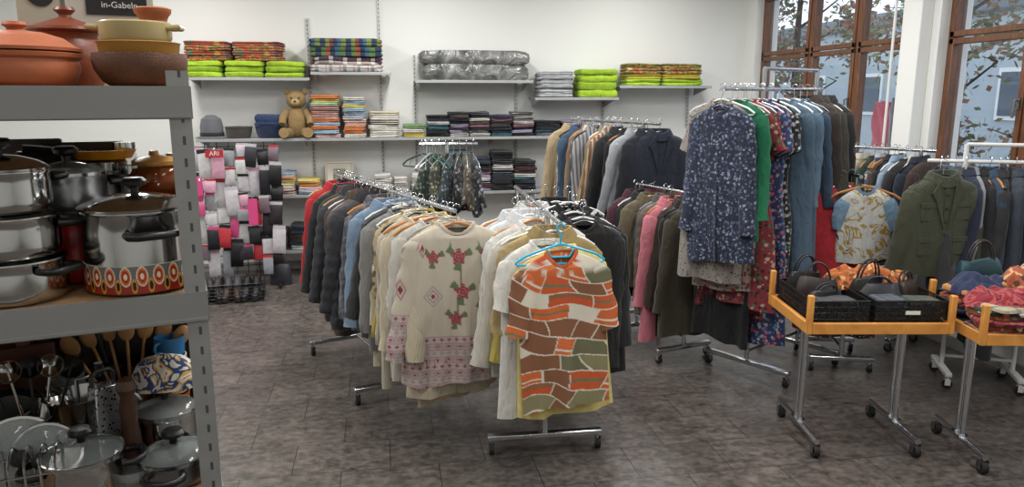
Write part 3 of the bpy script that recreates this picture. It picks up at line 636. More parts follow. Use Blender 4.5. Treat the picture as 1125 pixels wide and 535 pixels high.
folded('folded_cloth','navy folded cloth heaped in the navy basket','folded cloth',X(295),YC,zF+.1,.26,.2,.12,f('24365a'),None)
ht=thing('hat','grey woollen hat at the left end of the middle shelf','hat',(X(231),YC,zF+.001))
MB().lathe([(.15,0),(.15,.008),(.1,.02),(.105,.1),(.09,.18),(.04,.215),(0,.22)],28).build('crown',f('6a6c72','knit'),ht)
MB().lathe([(.106,.02),(.109,.025),(.109,.05),(.106,.055)],28).build('hat_band',f('2a2a2e'),ht)
td=thing('teddy_bear','brown teddy bear sitting on the middle shelf beside the towels','toy',(X(327),YC-.05,zF+.001))
fur=plain('teddy_fur','8c744e',.95,0,.3,30,.8); fur2=plain('teddy_muzzle','ac9468',.95,0,.2,30,.6)
MB().ell((0,0,.15),(.1,.085,.15)).build('body',fur,td)
hd=MB().ell((0,-.01,.36),(.095,.085,.088)).build('head',fur,td)
MB().ell((0,-.09,.335),(.042,.035,.034)).build('muzzle',fur2,hd); MB().ell((0,-.125,.345),(.013,.01,.01),8,6).build('nose',blackp,hd)
for s in(-1,1):
    MB().ell((s*.078,0,.435),(.034,.02,.034),12,8).build('ear',fur,hd); MB().ell((s*.036,-.088,.378),(.009,.007,.009),8,6).build('eye',blackp,hd)
    MB().tube([(s*.08,-.01,.25),(s*.125,-.05,.19),(s*.13,-.09,.13)],[.04,.038,.034],10).build('arm',fur,td)
    MB().tube([(s*.07,-.03,.05),(s*.1,-.11,.045),(s*.11,-.17,.055)],[.05,.048,.05],10).build('leg',fur,td)
pf=thing('picture_frame','small silver picture frame leaning on the third shelf','picture frame',(X(370),YC+.05,zG+.001))
pf.rotation_euler.x=radians(-8)
m=MB(); 
for a in((0,.01,.28,.02),(0,.29,.28,.02)): m.box((a[0],0,a[1]),(a[2],.02,a[3]))
for s in(-1,1): m.box((s*.13,0,.15),(.02,.02,.28))
m.build('frame',plain('silver_frame','b5aea0',.35,.7),pf,bev=.003); MB().box((0,.004,.15),(.25,.008,.27)).build('mat_board',plain('picture_paper','cfcabd',.8),pf)
MB().box((0,-.002,.15),(.12,.005,.15)).build('picture',f('8a8f84','print','b0aa98','6a7068','9a8a70',s=3),pf)
# ---------------------------------------------------------------- handbags
def handbag(label,P,w,h,d,mat,rz=0,hh=.14,flap=True,name='handbag',hm=None,group=None,cat='handbag'):
    t=thing(name,label,cat,P,rz,group)
    rings=[]
    for q,g,e in((0,.92,.9),(.04,1,1),(.4,1.0,1.0),(.8,.93,.7),(.97,.88,.5),(1,.84,.35)): rings.append(rrect(w*g,d*e,h*q,.45,28))
    rings=[[(x+.014*noise.noise(Vector((x*9,z*9,P[0]))),y+.024*noise.noise(Vector((x*11,z*9,P[1]))),z+(.04*noise.noise(Vector((x*9,P[0],y*9))) if z>0 else 0)) for x,y,z in r] for r in rings]
    MB().loft(rings).build('body',mat,t)
    if flap:
        fl=MB(); g=[]
        for j in range(6):
            q=j/5; zz=h*(1.02-.45*q); yy=-d*(.3+.25*q**.6)-.01; ww=w*(.42-.03*q**3)
            g.append([(-ww,yy,zz),(ww,yy,zz),(ww,yy+.01,zz),(-ww,yy+.01,zz)])
        fo=fl.loft(g).build('flap',mat,t); MB().box((0,-d*.53-.018,h*.6),(.03,.008,.022)).build('clasp',plain('gold_metal','b08d4a',.3,1),fo,bev=.002)
    for s in(-1,1):
        pts=[(w*.28*cos(a),s*d*.13,h*.9+(hh+h*.1)*sin(a)) for a in [pi*i/12 for i in range(13)]]
        MB().tube(pts,.005,8).build('handle',hm or mat,t)
    return t
leather=lambda c:plain('leather_'+c,c,.38,0,.12,20,.3)
gx=at_z(266,318,0.0); GA=radians(6)
gs=thing('display_grid','black wire grid display stand with hanging packets behind the steel rack','display stand',(gx.x,gx.y+.12,0),GA)
m=MB()
for i in range(8): m.tube([(-.35+i*.1,0,.06),(-.35+i*.1,0,1.34)],.004,6)
for j in range(13): m.tube([(-.35,0,.1+j*.1),(.35,0,.1+j*.1)],.004,6)
m.build('grid',blackp,gs); 
for s in(-1,1): MB().box((s*.33,0,.03),(.03,.42,.03)).build('foot',blackp,gs,bev=.004)
def on_grid(u,z,off): return (gx.x+u*cos(GA)+off*sin(GA),gx.y+.12+u*sin(GA)-off*cos(GA),z)
rd=random.Random(35)
pk=[('b9b5ba','white'),('c898ac','pale pink'),('141416','black'),('8a8d92','grey'),('b9b9ba','silver white'),('c84a80','bright pink'),('2a2228','dark plum'),('1b1b22','glossy black'),('6a5a62','mauve'),('b03038','red')]
COLN=['leftmost','left','third','fourth','fifth','sixth','seventh','rightmost']
for ci,u in enumerate((-.33,-.235,-.14,-.045,.05,.145,.24,.33)):
    z=1.34-rd.uniform(0,.06); ri=0
    while z>.3:
        c_,cn=pk[rd.choice([0,1,4,3,0,5,9,4,7,1] if (u<.12 and z>.55) else [2,2,6,7,0,3,2,9,8])]
        h_=rd.choice([.13,.17,.22,.15,.27]); w_=rd.uniform(.085,.12)
        h_=min(h_,z-.12)
        x,y,zz=on_grid(u+rd.uniform(-.015,.015),z-h_,.03+.03*((ci+ri)%3))
        t=thing('hanging_packet','%s packet, %s down in the %s column of the display grid'%(cn,ORD[ri],COLN[ci]),'packet',(x,y,zz),GA+radians(rd.uniform(-12,12)),'packets on the display grid')
        t.rotation_euler.y=radians(rd.uniform(-5,5))
        mt=plain('packet_'+c_,c_,.3,0,.3,25,.4)
        sd_=rd.uniform(0,40)
        MB().loft([[(a+.008*noise.noise(Vector((a*12,c*12,sd_))),b+.01*noise.noise(Vector((a*14,c*10,sd_))),c) for a,b,c in rrect(w_*g,.026*e,h_*.84*q,.22,24)] for q,g,e in((0,1,.2),(.05,1,.8),(.35,1.0,1.2),(.8,1.0,.8),(.96,1.0,.3),(1,1.0,.15))]).build('pouch',mt,t)
        hc_=pk[rd.choice([0,0,1,2,9,5])][0]
        MB().box((0,0,h_*.9),(w_*.96,.003,h_*.13)).build('header_card',plain('card_'+hc_,hc_,.5),t)
        MB().tube([(0,0,h_*.93),(0,.02,h_*.95),(0,.035+.03*((ci+ri)%3),h_*.94)],.003,6).build('hook',chrome,t)
        z-=h_*.97+.004; ri+=1
def text(s,parent,loc,size,mat,ex=.0006):
    cu=bpy.data.curves.new('lettering','FONT'); cu.body=s; cu.size=size; cu.extrude=ex; cu.align_x='CENTER'; cu.align_y='CENTER'
    o=bpy.data.objects.new('tmp',cu); C.objects.link(o); bpy.context.view_layer.update()
    me=bpy.data.meshes.new_from_object(o.evaluated_get(bpy.context.evaluated_depsgraph_get())); bpy.data.objects.remove(o)
    me.materials.clear(); me.materials.append(mat); o=bpy.data.objects.new('lettering',me); C.objects.link(o); o.parent=parent; o.location=loc; o.rotation_euler=(pi/2,0,0)
for i,(u,z,c_,txt,w_,h_) in enumerate(((-.16,1.25,'a4202c','ARI',.15,.07),(.13,.72,'c8447c','',.08,.24),(-.3,.95,'c8447c','',.05,.13))):
    P=on_grid(u,z,.15); tg=thing('sale_tag',['red card sign with white letters above the packets','long pink card tag hanging low on the display grid','small pink tag at the left of the display grid'][i],'tag',P,GA)
    MB().box((0,0,0),(w_,.004,h_)).build('card',plain('cardtag_'+c_,c_,.5),tg)
    MB().tube([(0,.001,h_/2-.01),(0,.02,h_/2+.02),(0,.15,h_/2+.02)],.002,6).build('hook',chrome,tg)
    if txt: text(txt,tg,(0,-.004,0),.055,whitem)
def shoe(P,rz,mat,label,group):
    t=thing('shoe',label,'shoe',P,rz,group)
    def ol(g,z): return [(.042*g*cos(a)*(1.12 if sin(a)<0 else .9)-.0,.13*g*sin(a),z) for a in [2*pi*i/20 for i in range(20)]]
    MB().loft([ol(1,0),ol(1.02,.012),ol(1,.024)]).build('sole',rubber,t)
    MB().loft([ol(.97,.024),ol(.98,.045)]+[[(x*(.9-.25*q),(y if y>-.02 else -.02+(y+.02)*(1-.75*q)),.045+.05*q) for x,y,_ in ol(.95,0)] for q in(.4,.8,1)]).build('upper',mat,t)
bx0=thing('storage_bin','low black wire bin on the floor below the display grid, full of shoes','bin',(gx.x-.02,gx.y-.3,0),GA)
m=MB(); bw,bd,bh=.52,.34,.16
for q in range(6): m.tube([(-bw/2,-bd/2,.01+q*.03),(bw/2,-bd/2,.01+q*.03),(bw/2,bd/2,.01+q*.03),(-bw/2,bd/2,.01+q*.03),(-bw/2,-bd/2,.01+q*.03)],.003,5)
for q in range(14):
    for s in(-1,1): m.tube([(-bw/2+q*bw/13,s*bd/2,0),(-bw/2+q*bw/13,s*bd/2,bh)],.0025,4)
m.build('wire_body',blackp,bx0); MB().box((0,0,.006),(bw,bd,.006)).build('base',blackp,bx0)
rd=random.Random(8)
for i in range(12):
    u=-.2+.08*(i%6); vv=-.07+.15*(i//6); x=gx.x-.02+u*cos(GA)-vv*sin(GA); y=gx.y-.3+u*sin(GA)+vv*cos(GA)
    shoe((x,y,.01+.07*(i//6)),radians(5+rd.uniform(-14,14)),leather(['1c1a1a','3a2a22','222228','2a2826','3a3a3e','101012'][(i//2)%6]),'dark shoe in the wire bin under the display grid','shoes in the wire bin')
P=at_z(296,314,0); handbag('grey tote bag on the floor right of the shoe bin',(P.x+.1,P.y+.05,.001),.2,.2,.1,leather('2e2e34'),radians(-12),.08,False)
# ---------------------------------------------------------------- tables with wooden rims
beech=wood('beech_rim','bd7d38','d8994c',.4,(3,3,3))
TZ=.68
def dtable(label,l0,l1,d0,d1,rot=0):
    cx,cy=W((l0+l1)/2,(d0+d1)/2); w=l1-l0; dp=d1-d0
    t=thing('display_table',label,'table',(cx,cy,0),-YAW+radians(rot))
    MB().box((0,0,TZ-.02),(w-.02,dp-.02,.022)).build('tabletop',wood('beech_top','b07435','c98a45',.4),t,bev=.003)
    for sx in(-1,1):
        for sy in(-1,1): MB().box((sx*(w/2-.012),sy*(dp/2-.012),TZ+.055),(.028,.028,.19)).build('corner_post',beech,t,bev=.005)
        MB().box((sx*(w/2-.012),0,TZ-.012),(.024,dp-.05,.055)).build('side_rail',beech,t,bev=.004)
        MB().box((0,sx*(dp/2-.012),TZ-.012),(w-.05,.024,.055)).build('side_rail',beech,t,bev=.004)
        x=sx*(w/2-.1)
        m=MB(); 
        for q in(-.022,.022): m.tube([(x,q,.1),(x,q,TZ-.032)],.013,10)
        m.box((x,0,TZ-.04),(.06,.2,.012)); m.build('leg',chrome,t)
        m=MB(); m.tube([(x,-dp/2+.02,.085),(x,dp/2-.02,.085)],.015,10); m.box((x,0,.095),(.05,.09,.02)); m.build('foot',chrome,t)
        for sy in(-1,1):
            y=sy*(dp/2-.035); c=MB(); c.tube([(x,y,.078),(x,y,.055)],.01,8); c.box((x-.018,y,.045),(.004,.03,.045)); c.box((x+.018,y,.045),(.004,.03,.045)); cc=c.build('caster',dsteel,t)
            MB().tube([(x-.014,y,.032),(x+.014,y,.032)],.031,18).build('wheel',rubber,cc)
    return t
dtable('beech-rimmed table on chrome casters holding the black wire baskets',1.395,2.09,3.38,3.92,0)
dtable('beech-rimmed table on chrome casters piled with scarves at the right edge',2.13,2.88,3.2,3.7,-3)
RZ=-YAW
meshm=NB('fine_black_mesh'); v=meshm.co(); vo=meshm.n('ShaderNodeTexVoronoi',Vector=v,Scale=110.0); mk=meshm.math('GREATER_THAN',vo.outputs['Distance'],.5); meshm.put(meshm.b.inputs['Alpha'],meshm.math('ADD',meshm.math('MULTIPLY',mk,.7),.12)); mesh_m=meshm.set(hx('141416'),.5)
def wbasket(l,d,w,dp,h,label,paper):
    cx,cy=W(l,d); cr=thing('wire_basket',label,'basket',(cx,cy,TZ-.008),RZ)
    m=MB()
    for q in range(5): 
        z_=.004+q*(h-.004)/4; m.tube([(-w/2,-dp/2,z_),(w/2,-dp/2,z_),(w/2,dp/2,z_),(-w/2,dp/2,z_),(-w/2,-dp/2,z_)],.002 if q<4 else .0045,5)
    for q in range(9):
        x=-w/2+q*w/8
        for s in(-1,1): m.tube([(x,s*dp/2,0),(x,s*dp/2,h)],.002,4)
    m.build('wire_frame',blackp,cr)
    m=MB()
    for s in(-1,1): m.box((0,s*dp/2,h/2),(w-.004,.002,h)); m.box((s*w/2,0,h/2),(.002,dp-.004,h))
    m.build('mesh_wall',mesh_m,cr); MB().box((0,0,.003),(w,dp,.005)).build('base',blackp,cr)
    if paper: MB().box((.0,-dp/2-.006,h*.55),(.07,.003,.018)).build('paper_label',plain('paper_white','d8d6d0',.7),cr)
wbasket(1.565,3.65,.27,.46,.12,'left black mesh basket of dark bags on the beech-rimmed table',0)
wbasket(1.905,3.65,.35,.46,.12,'right black mesh basket with a small paper label on the beech-rimmed table',1)
def lump(name,label,cat,l,d,z,w,dp,h,mat,rz=0,seed=1):
    n=34; vs=[];fs=[]; x0,y0=W(l,d); m=MB()
    for j in range(n+1):
        for i in range(n+1):
            u=-1+2*i/n; v_=-1+2*j/n; r=min(1,(abs(u)**3+abs(v_)**3)**(1/3)); hh=h*(1-r**3.5)**.6 if r<1 else 0
            nz=noise.noise(Vector((u*2.2+seed,v_*2.2,seed)))*.6+.3*(1-2*abs(noise.noise(Vector((u*2.6+seed,v_*2.0-u,seed+5)))))-.15
            sq=sqrt(1-.5*v_*v_*0.35),sqrt(1-.5*u*u*.35)
            vs.append((u*w/2*sq[0]*(1+.15*noise.noise(Vector((v_*3,seed,u*2)))),v_*dp/2*sq[1]*(1+.12*noise.noise(Vector((u*3,seed,v_)))),max(0,hh*(1+nz*.9))))
    for j in range(n):
        for i in range(n):
            a=j*(n+1)+i; fs.append((a,a+1,a+n+2,a+n+1))
    m.add(vs,fs)
    return tag(m.build(name,mat,None,loc=(x0,y0,z),rz=RZ+radians(rz),sharp=80),label,cat)
zt_=TZ+.0
rd=random.Random(70)
for i,(l,d,w_,dp_,n,mt,cn,ps) in enumerate(((1.565,3.5,.22,.13,4,f('24262c','plaid','4a4a52','15161a','6a6a66'),'black checked','front of the left basket'),
 (1.82,3.5,.15,.13,4,f('343a44','plaid','5a6a8a','1c1f26','8a8a80'),'grey checked','front left of the right basket'),
 (1.99,3.5,.15,.13,4,f('2e4236','plaid','6a3236','1a221e','7a7a5a'),'dark green checked','front right of the right basket'))):
    for q in range(n): folded('folded_scarf','%s folded scarf, %s up at the %s'%(cn,ORD[q],ps),'scarf',*W(l,d),zt_+q*.027,w_*rd.uniform(.92,1),dp_*rd.uniform(.9,1),.028,mt,None,RZ+radians(rd.uniform(-6,6)),1,rd,1.2)
for q,(cn,mt) in enumerate((('brown knitted',f('6a4028')),('rust patterned',f('9a5226','floral','c98a4a','5a3420','b8703a',s=1.5)),('tan and rust',f('a8703c','print','8a4a24','c99a60','7a4a2c',s=1.6)))):
    folded('folded_scarf','%s folded scarf, %s up in the pile behind the right basket'%(cn,ORD[q]),'scarf',*W(1.86+.02*(q%2),3.8),zt_+q*.036,.4-.02*q,.17,.038,mt,None,RZ+radians([3,-5,6][q]),1,rd,1.8)
lump('scarf','orange patterned scarf heaped loosely behind the right mesh basket','scarf',1.83,3.79,zt_+.1,.42,.2,.09,f('b0602c','floral','d0a068','6a3a20','8a4a28',s=1.2),3,4)
lump('scarf','rust scarf end slumped at the right of the orange heap','scarf',2.0,3.77,zt_+.06,.16,.18,.09,f('9a4a28','print','c08a50','6a3a20','a8603a',s=1.4),-12,9)
for i,(l,d,w_,h_,c_,rz,cn,ps,hh) in enumerate(((1.53,3.82,.2,.17,'1b1b20',8,'black','rear of the left basket',.09),(1.57,3.72,.22,.15,'2a201e',-14,'dark brown','middle of the left basket',.08),(1.55,3.6,.2,.13,'202024',18,'matt black','front of the left basket',.03),(1.84,3.62,.24,.14,'22242c',-9,'charcoal','front of the right basket',.04),(1.8,3.7,.2,.17,'23201f',15,'brown-black','middle of the right basket',.09),(2.0,3.66,.13,.15,'2a2018',24,'espresso','right side of the right basket',.05))):
    x,y=W(l,d); b_=handbag('%s handbag standing at the %s'%(cn,ps),(x,y,zt_),w_,h_,.09,leather(c_),RZ+radians(rz),hh,False,group='handbags in the wire baskets'); b_.rotation_euler.x=radians([6,-8,10,-12,7,-5][i])
pats=[('red plaid','7a2028','plaid','b87a7a','2a2a3a','c8b8a8'),('apricot floral','b07a4a','floral','d0c0a0','8a3a2a','5a3a2a'),('green tartan','2c4a3a','plaid','7a2a2a','1a2a22','a0905a'),('navy','1a2646','plain','ffffff','888888','222222'),('deep red','8a2430','print','a84a4a','5a1a2a','c8a890'),('cream checked','a99f88','plaid','8a7a5a','5a5a5a','d0c8b8'),('midnight blue','16203a','plain','ffffff','888888','222222'),('rust floral','984e32','floral','d0a070','4a2a1a','c8b890'),('black flowered','1a1a1e','floral','a05a5a','7a8a5a','b9b9b9'),('blue plaid','24385c','plaid','7a8ab0','1a2a4a','a0a8b8')]
rd=random.Random(77)
for k,(l,d,n,ps) in enumerate(((2.25,3.33,6,'front left'),(2.47,3.32,7,'front middle'),(2.7,3.33,6,'front right'),(2.25,3.54,7,'rear left'),(2.48,3.54,8,'rear middle'),(2.71,3.54,9,'rear right'))):
    z_=TZ-.007
    for i in range(n):
        cn,c1,pt,c2,c3,c4=pats[(k*3+i*7)%10]; h_=rd.uniform(.02,.032); x,y=W(l+rd.uniform(-.02,.02),d+rd.uniform(-.02,.02))
        folded('folded_scarf','%s folded scarf, %s up, %s pile of the right table'%(cn,ORD[i],ps),'scarf',x,y,z_,.21*rd.uniform(.85,1.1),.19*rd.uniform(.85,1.06),h_,f(c1,pt,c2,c3,c4,s=.9),None,RZ+radians(rd.uniform(-22,22)),1,rd,1.8); z_+=h_*.95
for i,(l,d,w_,dp_,h_,zz,k) in enumerate(((2.3,3.36,.34,.24,.07,.14,4),(2.56,3.35,.36,.25,.07,.17,0),(2.78,3.37,.22,.24,.06,.14,9),(2.28,3.55,.28,.22,.07,.16,3),(2.54,3.56,.34,.22,.08,.19,7),(2.76,3.56,.24,.22,.07,.22,6))):
    cn,c1,pt,c2,c3,c4=pats[k]; lump('scarf','%s scarf thrown loosely over the %s pile'%(cn,['front left','front middle','front right','rear left','rear middle','rear right'][i]),'scarf',l,d,TZ+zz-.03,w_,dp_,h_,f(c1,pt,c2,c3,c4,s=.9),i*17-30,30+i)
x,y=W(2.36,3.67); handbag('dark teal handbag with arched handles behind the scarves on the right table',(x,y,TZ+.16),.22,.1,.08,leather('1a3c44'),RZ,.1,False,hm=leather('2a2420'))
# ---------------------------------------------------------------- steel rack with cookware
ZS=[1.765,1.333,.872,.44,.08]
R0=Vector((-.662,1.56)); U=Vector((-.911,-.412)).normalized(); V=Vector((-.412,.911)).normalized()
def RW(u,v): p=R0+U*u+V*v; return W(p.x,p.y)
def RP(px,v,z):
    lo_,hi=-.3,1.3
    for _ in range(40):
        u=(lo_+hi)/2; p=R0+U*u+V*v; q=562.5+F*p.x/(p.y*cos(PI_)+(H-z)*sin(PI_))
        if q>px: lo_=u
        else: hi=u
    return RW(u,v)
ro=RW(0,0); ro2=RW(.2,0); rrz=atan2(ro2[1]-ro[1],ro2[0]-ro[0])+pi
sr=thing('steel_shelving_unit','grey boltless steel shelving unit in the left foreground full of cookware','shelving unit',(ro[0],ro[1],0),rrz)
LR=.95; DR=.46
b=NB('grey_perforated_steel'); v=b.co(); sp=b.n('ShaderNodeSeparateXYZ',Vector=v)
hz=b.math('LESS_THAN',b.math('ABSOLUTE',b.math('SUBTRACT',b.math('FRACT',b.math('MULTIPLY',sp.outputs[2],22.0)),.5)),.2)
hx1=b.math('LESS_THAN',b.math('ABSOLUTE',b.math('ADD',sp.outputs[0],.016)),.003); hy1=b.math('LESS_THAN',b.math('ABSOLUTE',b.math('SUBTRACT',sp.outputs[1],.022)),.003)
hol=b.math('MULTIPLY',hz,b.math('MAXIMUM',hx1,hy1)); nz=b.noise(v,30,2)
postm=b.set(b.mix(hol,b.mix(nz,hx('858684'),hx('969795')),hx('4a4a4a')),.42,.25)
beamm=plain('grey_beam_steel','868785',.42,.25,.05)
def post(x,y,sx,sy,mt):
    m=MB(); h=1.8; m.box((x+sx*.02,y,h/2),(.042,.003,h)); m.box((x,y+sy*.02,h/2),(.003,.042,h)); return m.build('post',mt,sr)
post(0,0,-1,1,postm); post(-LR,0,1,1,beamm); post(0,DR,-1,-1,beamm); post(-LR,DR,1,-1,beamm)
osb=wood('chipboard','8c6a46','a9865e',.7,(9,9,9))
for i,z in enumerate(ZS):
    MB().box((-LR/2,DR/2,z-.006),(LR-.012,DR-.012,.01)).build('shelf_board',osb,sr)
    for y,s in((-.003,1),(DR+.003,-1)):
        m=MB(); hgt=.066; m.box((-LR/2,y,z-.033+.004),(LR+.004,.003,hgt)); m.box((-LR/2,y+s*.008,z+.001-.0005),(LR,.016,.003)); m.box((-LR/2,y-s*.003,z-.056),(LR,.006,.006)); m.build('beam',beamm,sr)
    for x,s in((.003,-1),(-LR-.003,1)):
        MB().box((x,DR/2,z-.033+.004),(.003,DR,.066)).build('beam',beamm,sr)
terra=plain('terracotta','a85e3c',.6,0,.12,8,.2); dterra=plain('brown_terracotta','763c26',.4,0,.15,8,.15)
cream=plain('cream_glaze','ab9a6c',.3,0,.08,8); ochre=plain('ochre_glaze','a87a38',.35,0,.15,14); speck=plain('speckled_brown_glaze','5f3b26',.55,0,.45,40,.6)
enam_red=plain('red_enamel','8a1c18',.25); amber=plain('amber_glass','7a3a12',.08,0,.3,5,0,Transmission_Weight=.4)
gg=NB('clear_glass'); glassm=gg.set((.4,.45,.45),.03,0,Alpha=.26,IOR=1.5)
def cooking_pot(name,label,P,r,h,mat,lid='steel',handles='loop',rz=0,knob=True,hmat=blackp,lidm=None,belly=1.0):
    t=thing(name,label,'pot',P,rz)
    MB().lathe([(0,0),(r*.93,0),(r*.98,.006),(r*belly,h*.3),(r*belly,h*.75),(r,h-.006),(r*1.035,h),(r*1.03,h+.003),(r*.97,h),(r*.95,h*.5),(r*.93,.01),(0,.01)],48).build('body',mat,t)
    if lid:
        lm=lidm or (glassm if lid=='glass' else steel)
        lo=MB().lathe([(r*1.03,h+.004),(r*1.035,h+.008),(r*.97,h+.012),(r*.75,h+.022),(r*.4,h+.031),(.012,h+.034),(0,h+.034)],48).build('lid',lm,t)
        if lid=='glass': MB().lathe([(r*.99,h+.004),(r*1.05,h+.004),(r*1.05,h+.011),(r*.99,h+.011),(r*.99,h+.004)],48).build('lid_rim',steel,lo)
        if knob: MB().lathe([(.008,h+.033),(.009,h+.045),(.024,h+.052),(.026,h+.06),(.02,h+.067),(0,h+.069)],24).build('knob',hmat,lo)
    if handles=='loop':
        for s in(-1,1):
            m=MB(); zz=h*.8
            m.tube([(s*r*.96,-.038,zz),(s*(r+.018),-.04,zz),(s*(r+.035),-.028,zz),(s*(r+.04),0,zz),(s*(r+.035),.028,zz),(s*(r+.018),.04,zz),(s*r*.96,.038,zz)],.0085,10); m.build('handle',hmat,t)
    return t
z=ZS[0]+.004
x,y=RP(24,.13,z); t=thing('casserole','wide orange terracotta casserole with lid, leftmost on the top shelf','casserole',(x,y,z))
MB().lathe([(0,0),(.085,0),(.1,.01),(.11,.035),(.106,.052),(.114,.057),(.116,.064),(.106,.068),(0,.068)],56).build('body',terra,t)
lo=MB().lathe([(.115,.069),(.116,.075),(.102,.082),(.083,.096),(.05,.106),(.02,.109),(0,.109)],56).build('lid',terra,t)
MB().lathe([(.018,.106),(.014,.113),(.023,.12),(.019,.127),(0,.129)],24).build('knob',terra,lo)
x,y=RP(80,.3,z); t=thing('casserole','tall dark brown clay pot with flared lid on the top shelf','casserole',(x,y,z))
MB().lathe([(0,0),(.06,0),(.072,.02),(.078,.055),(.072,.09),(.06,.112),(.064,.118),(0,.118)],48).build('body',dterra,t)
lo=MB().lathe([(.066,.119),(.08,.124),(.078,.13),(.055,.138),(.03,.146),(.016,.152),(0,.154)],48).build('lid',dterra,t)
MB().lathe([(.014,.15),(.012,.158),(.022,.168),(.018,.175),(0,.177)],24).build('knob',dterra,lo)
x,y=RP(157,.12,z)
t=thing('bowl','rough speckled brown bowl at the bottom of the right stack, top shelf','bowl',(x,y,z))
MB().lathe([(0,0),(.06,0),(.075,.01),(.09,.035),(.093,.055),(.091,.068),(.086,.068),(.084,.04),(.06,.012),(0,.01)],56).build('body',speck,t)
t=thing('baking_dish','ochre ribbed clay dish nested between bowl and cream pot','dish',(x,y,z+.042))
MB().lathe([(0,0),(.068,0),(.076,.02),(.08,.046),(.082,.048),(.076,.05),(.068,.01),(0,.008)],56).build('body',ochre,t)
t=thing('cooking_pot','cream enamelled pot with two small handles, upper part of stack','pot',(x-.004,y,z+.088))
MB().lathe([(0,0),(.064,0),(.07,.012),(.071,.042),(.067,.045),(.064,.012),(0,.01)],48).build('body',cream,t)
for s in(-1,1): MB().tube([(s*.066,-.02,.032),(s*.089,-.016,.034),(s*.089,.016,.034),(s*.066,.02,.034)],.006,8).build('handle',cream,t)
t=thing('terracotta_pot','small terracotta vessel crowning the right stack','pot',(x+.033,y,z+.1))
MB().lathe([(0,0),(.022,0),(.024,.03),(.03,.045),(.036,.052),(.037,.06),(.03,.063),(.026,.03),(0,.02)],36).build('body',terra,t)
x,y=RP(128,.42,z); bx=thing('cardboard_box','white cardboard box with black printed label behind the clay pots','box',(x,y,z),rrz)
MB().box((0,0,.14),(.2,.07,.28)).build('body',plain('box_card_white','b9b5aa',.7,0,.05),bx,bev=.002)
MB().box((.02,-.0365,.2),(.13,.003,.062)).build('label_panel',plain('label_black','17171a',.5),bx)
text('Klein-',bx,(.0,-.0395,.214),.017,whitem); text('in-Gabeln',bx,(.026,-.0395,.192),.02,whitem)
x,y=RP(58,.42,z); bx=thing('cardboard_box','cream cardboard box at the back left of the top shelf','box',(x,y,z),rrz)
MB().box((0,0,.13),(.1,.07,.26)).build('body',plain('box_card_cream','a9a494',.7,0,.05),bx,bev=.002)
MB().tube([(-.0,-.037,.21),(0,-.038,.21)],.028,20).build('printed_emblem',plain('label_black','17171a',.5),bx)
# second shelf
z=ZS[1]+.003
def potpat(c):
    a=(atan2(c.y,c.x)/(2*pi)*22)%1; q=(c.z-.004)/.06
    e=((a-.5)/.34)**2+((q-.62)/.34)**2
    if q>.98: return hx('d8d4c8')
    if e<.12: return hx('e8d9b0')
    if e<.42: return hx('a3231a')
    if e<.8: return hx('d07022')
    if e<1.1: return hx('e0d8c8')
    e2=((((a+.5)%1)-.5)/.2)**2+((q-.28)/.28)**2
    if e2<.35: return hx('1a1416')
    if e2<.9: return hx('c9902a')
    return hx('98281c') if q<.5 else hx('6a6a68')
x,y=RP(154,.13,z+.08)
BP=cooking_pot('cooking_pot','large steel pot with retro orange and red pattern, right on second shelf',(x,y,z),.112,.172,steel,'steel','none',0)
o=MB(); o.lathe([(.113,.004+.06*j/36) for j in range(37)],640); ob=o.build('pattern_band',attrmat('retro_enamel',.25),BP); paint(ob,potpat)
for a in(radians(-62),radians(118)):
    ca,sa=cos(a),sin(a); pr=(-sa,ca)
    pts=[(.11,-.045),(.135,-.045),(.146,-.03),(.146,.03),(.135,.045),(.11,.045)]
    MB().tube([(ca*r_+pr[0]*q,sa*r_+pr[1]*q,.13) for r_,q in pts],.009,10).build('handle',blackp,BP)
x,y=RP(12,.12,z+.1); zz=z
for i,(r_,h_,lb,lid) in enumerate(((.1,.082,'wide steel pot at the bottom of the left pot stack',None),(.096,.084,'middle steel pot in the left pot stack',None),(.086,.085,'top steel pot with black knob in the left pot stack','steel'))):
    cooking_pot('cooking_pot',lb,(x,y,zz),r_,h_,steel,lid,'loop',rrz+radians(-35+i*40)); zz+=h_+.006
x,y=RP(82,.27,z+.1); cooking_pot('cooking_pot','red enamel pot behind the patterned pot',(x,y,z),.08,.15,enam_red,None,'loop',rrz); 
cooking_pot('cooking_pot','steel pot with glass lid standing on the red pot',(x,y,z+.155),.078,.08,dsteel,'glass','loop',rrz+.5)
x,y=RP(172,.34,z+.2); cooking_pot('cooking_pot','brown glazed stockpot at the back right of second shelf',(x,y,z),.08,.17,dterra,None,'none',rrz)
t=thing('glass_bowl','amber glass bowl standing on the brown stockpot','bowl',(x,y,z+.175)); MB().lathe([(0,0),(.045,0),(.066,.02),(.07,.045),(.06,.068),(.056,.068),(.066,.045),(.058,.02),(0,.006)],40).build('body',amber,t)
t=thing('bowl','small orange lidded bowl crowning the amber glass bowl','bowl',(x,y,z+.236)); MB().lathe([(0,0),(.035,0),(.05,.012),(.052,.022),(.04,.03),(.012,.036),(.01,.046),(0,.048)],32).build('body',ochre,t)
x,y=RP(118,.4,z+.2); t=thing('storage_tin','tall steel kitchen tin at the back of second shelf','tin',(x,y,z)); MB().lathe([(0,0),(.045,0),(.047,.003),(.047,.23),(.045,.235),(0,.235)],36).build('body',dsteel,t); MB().lathe([(.049,.236),(.049,.255),(.045,.26),(0,.261)],36).build('lid',steel,t)
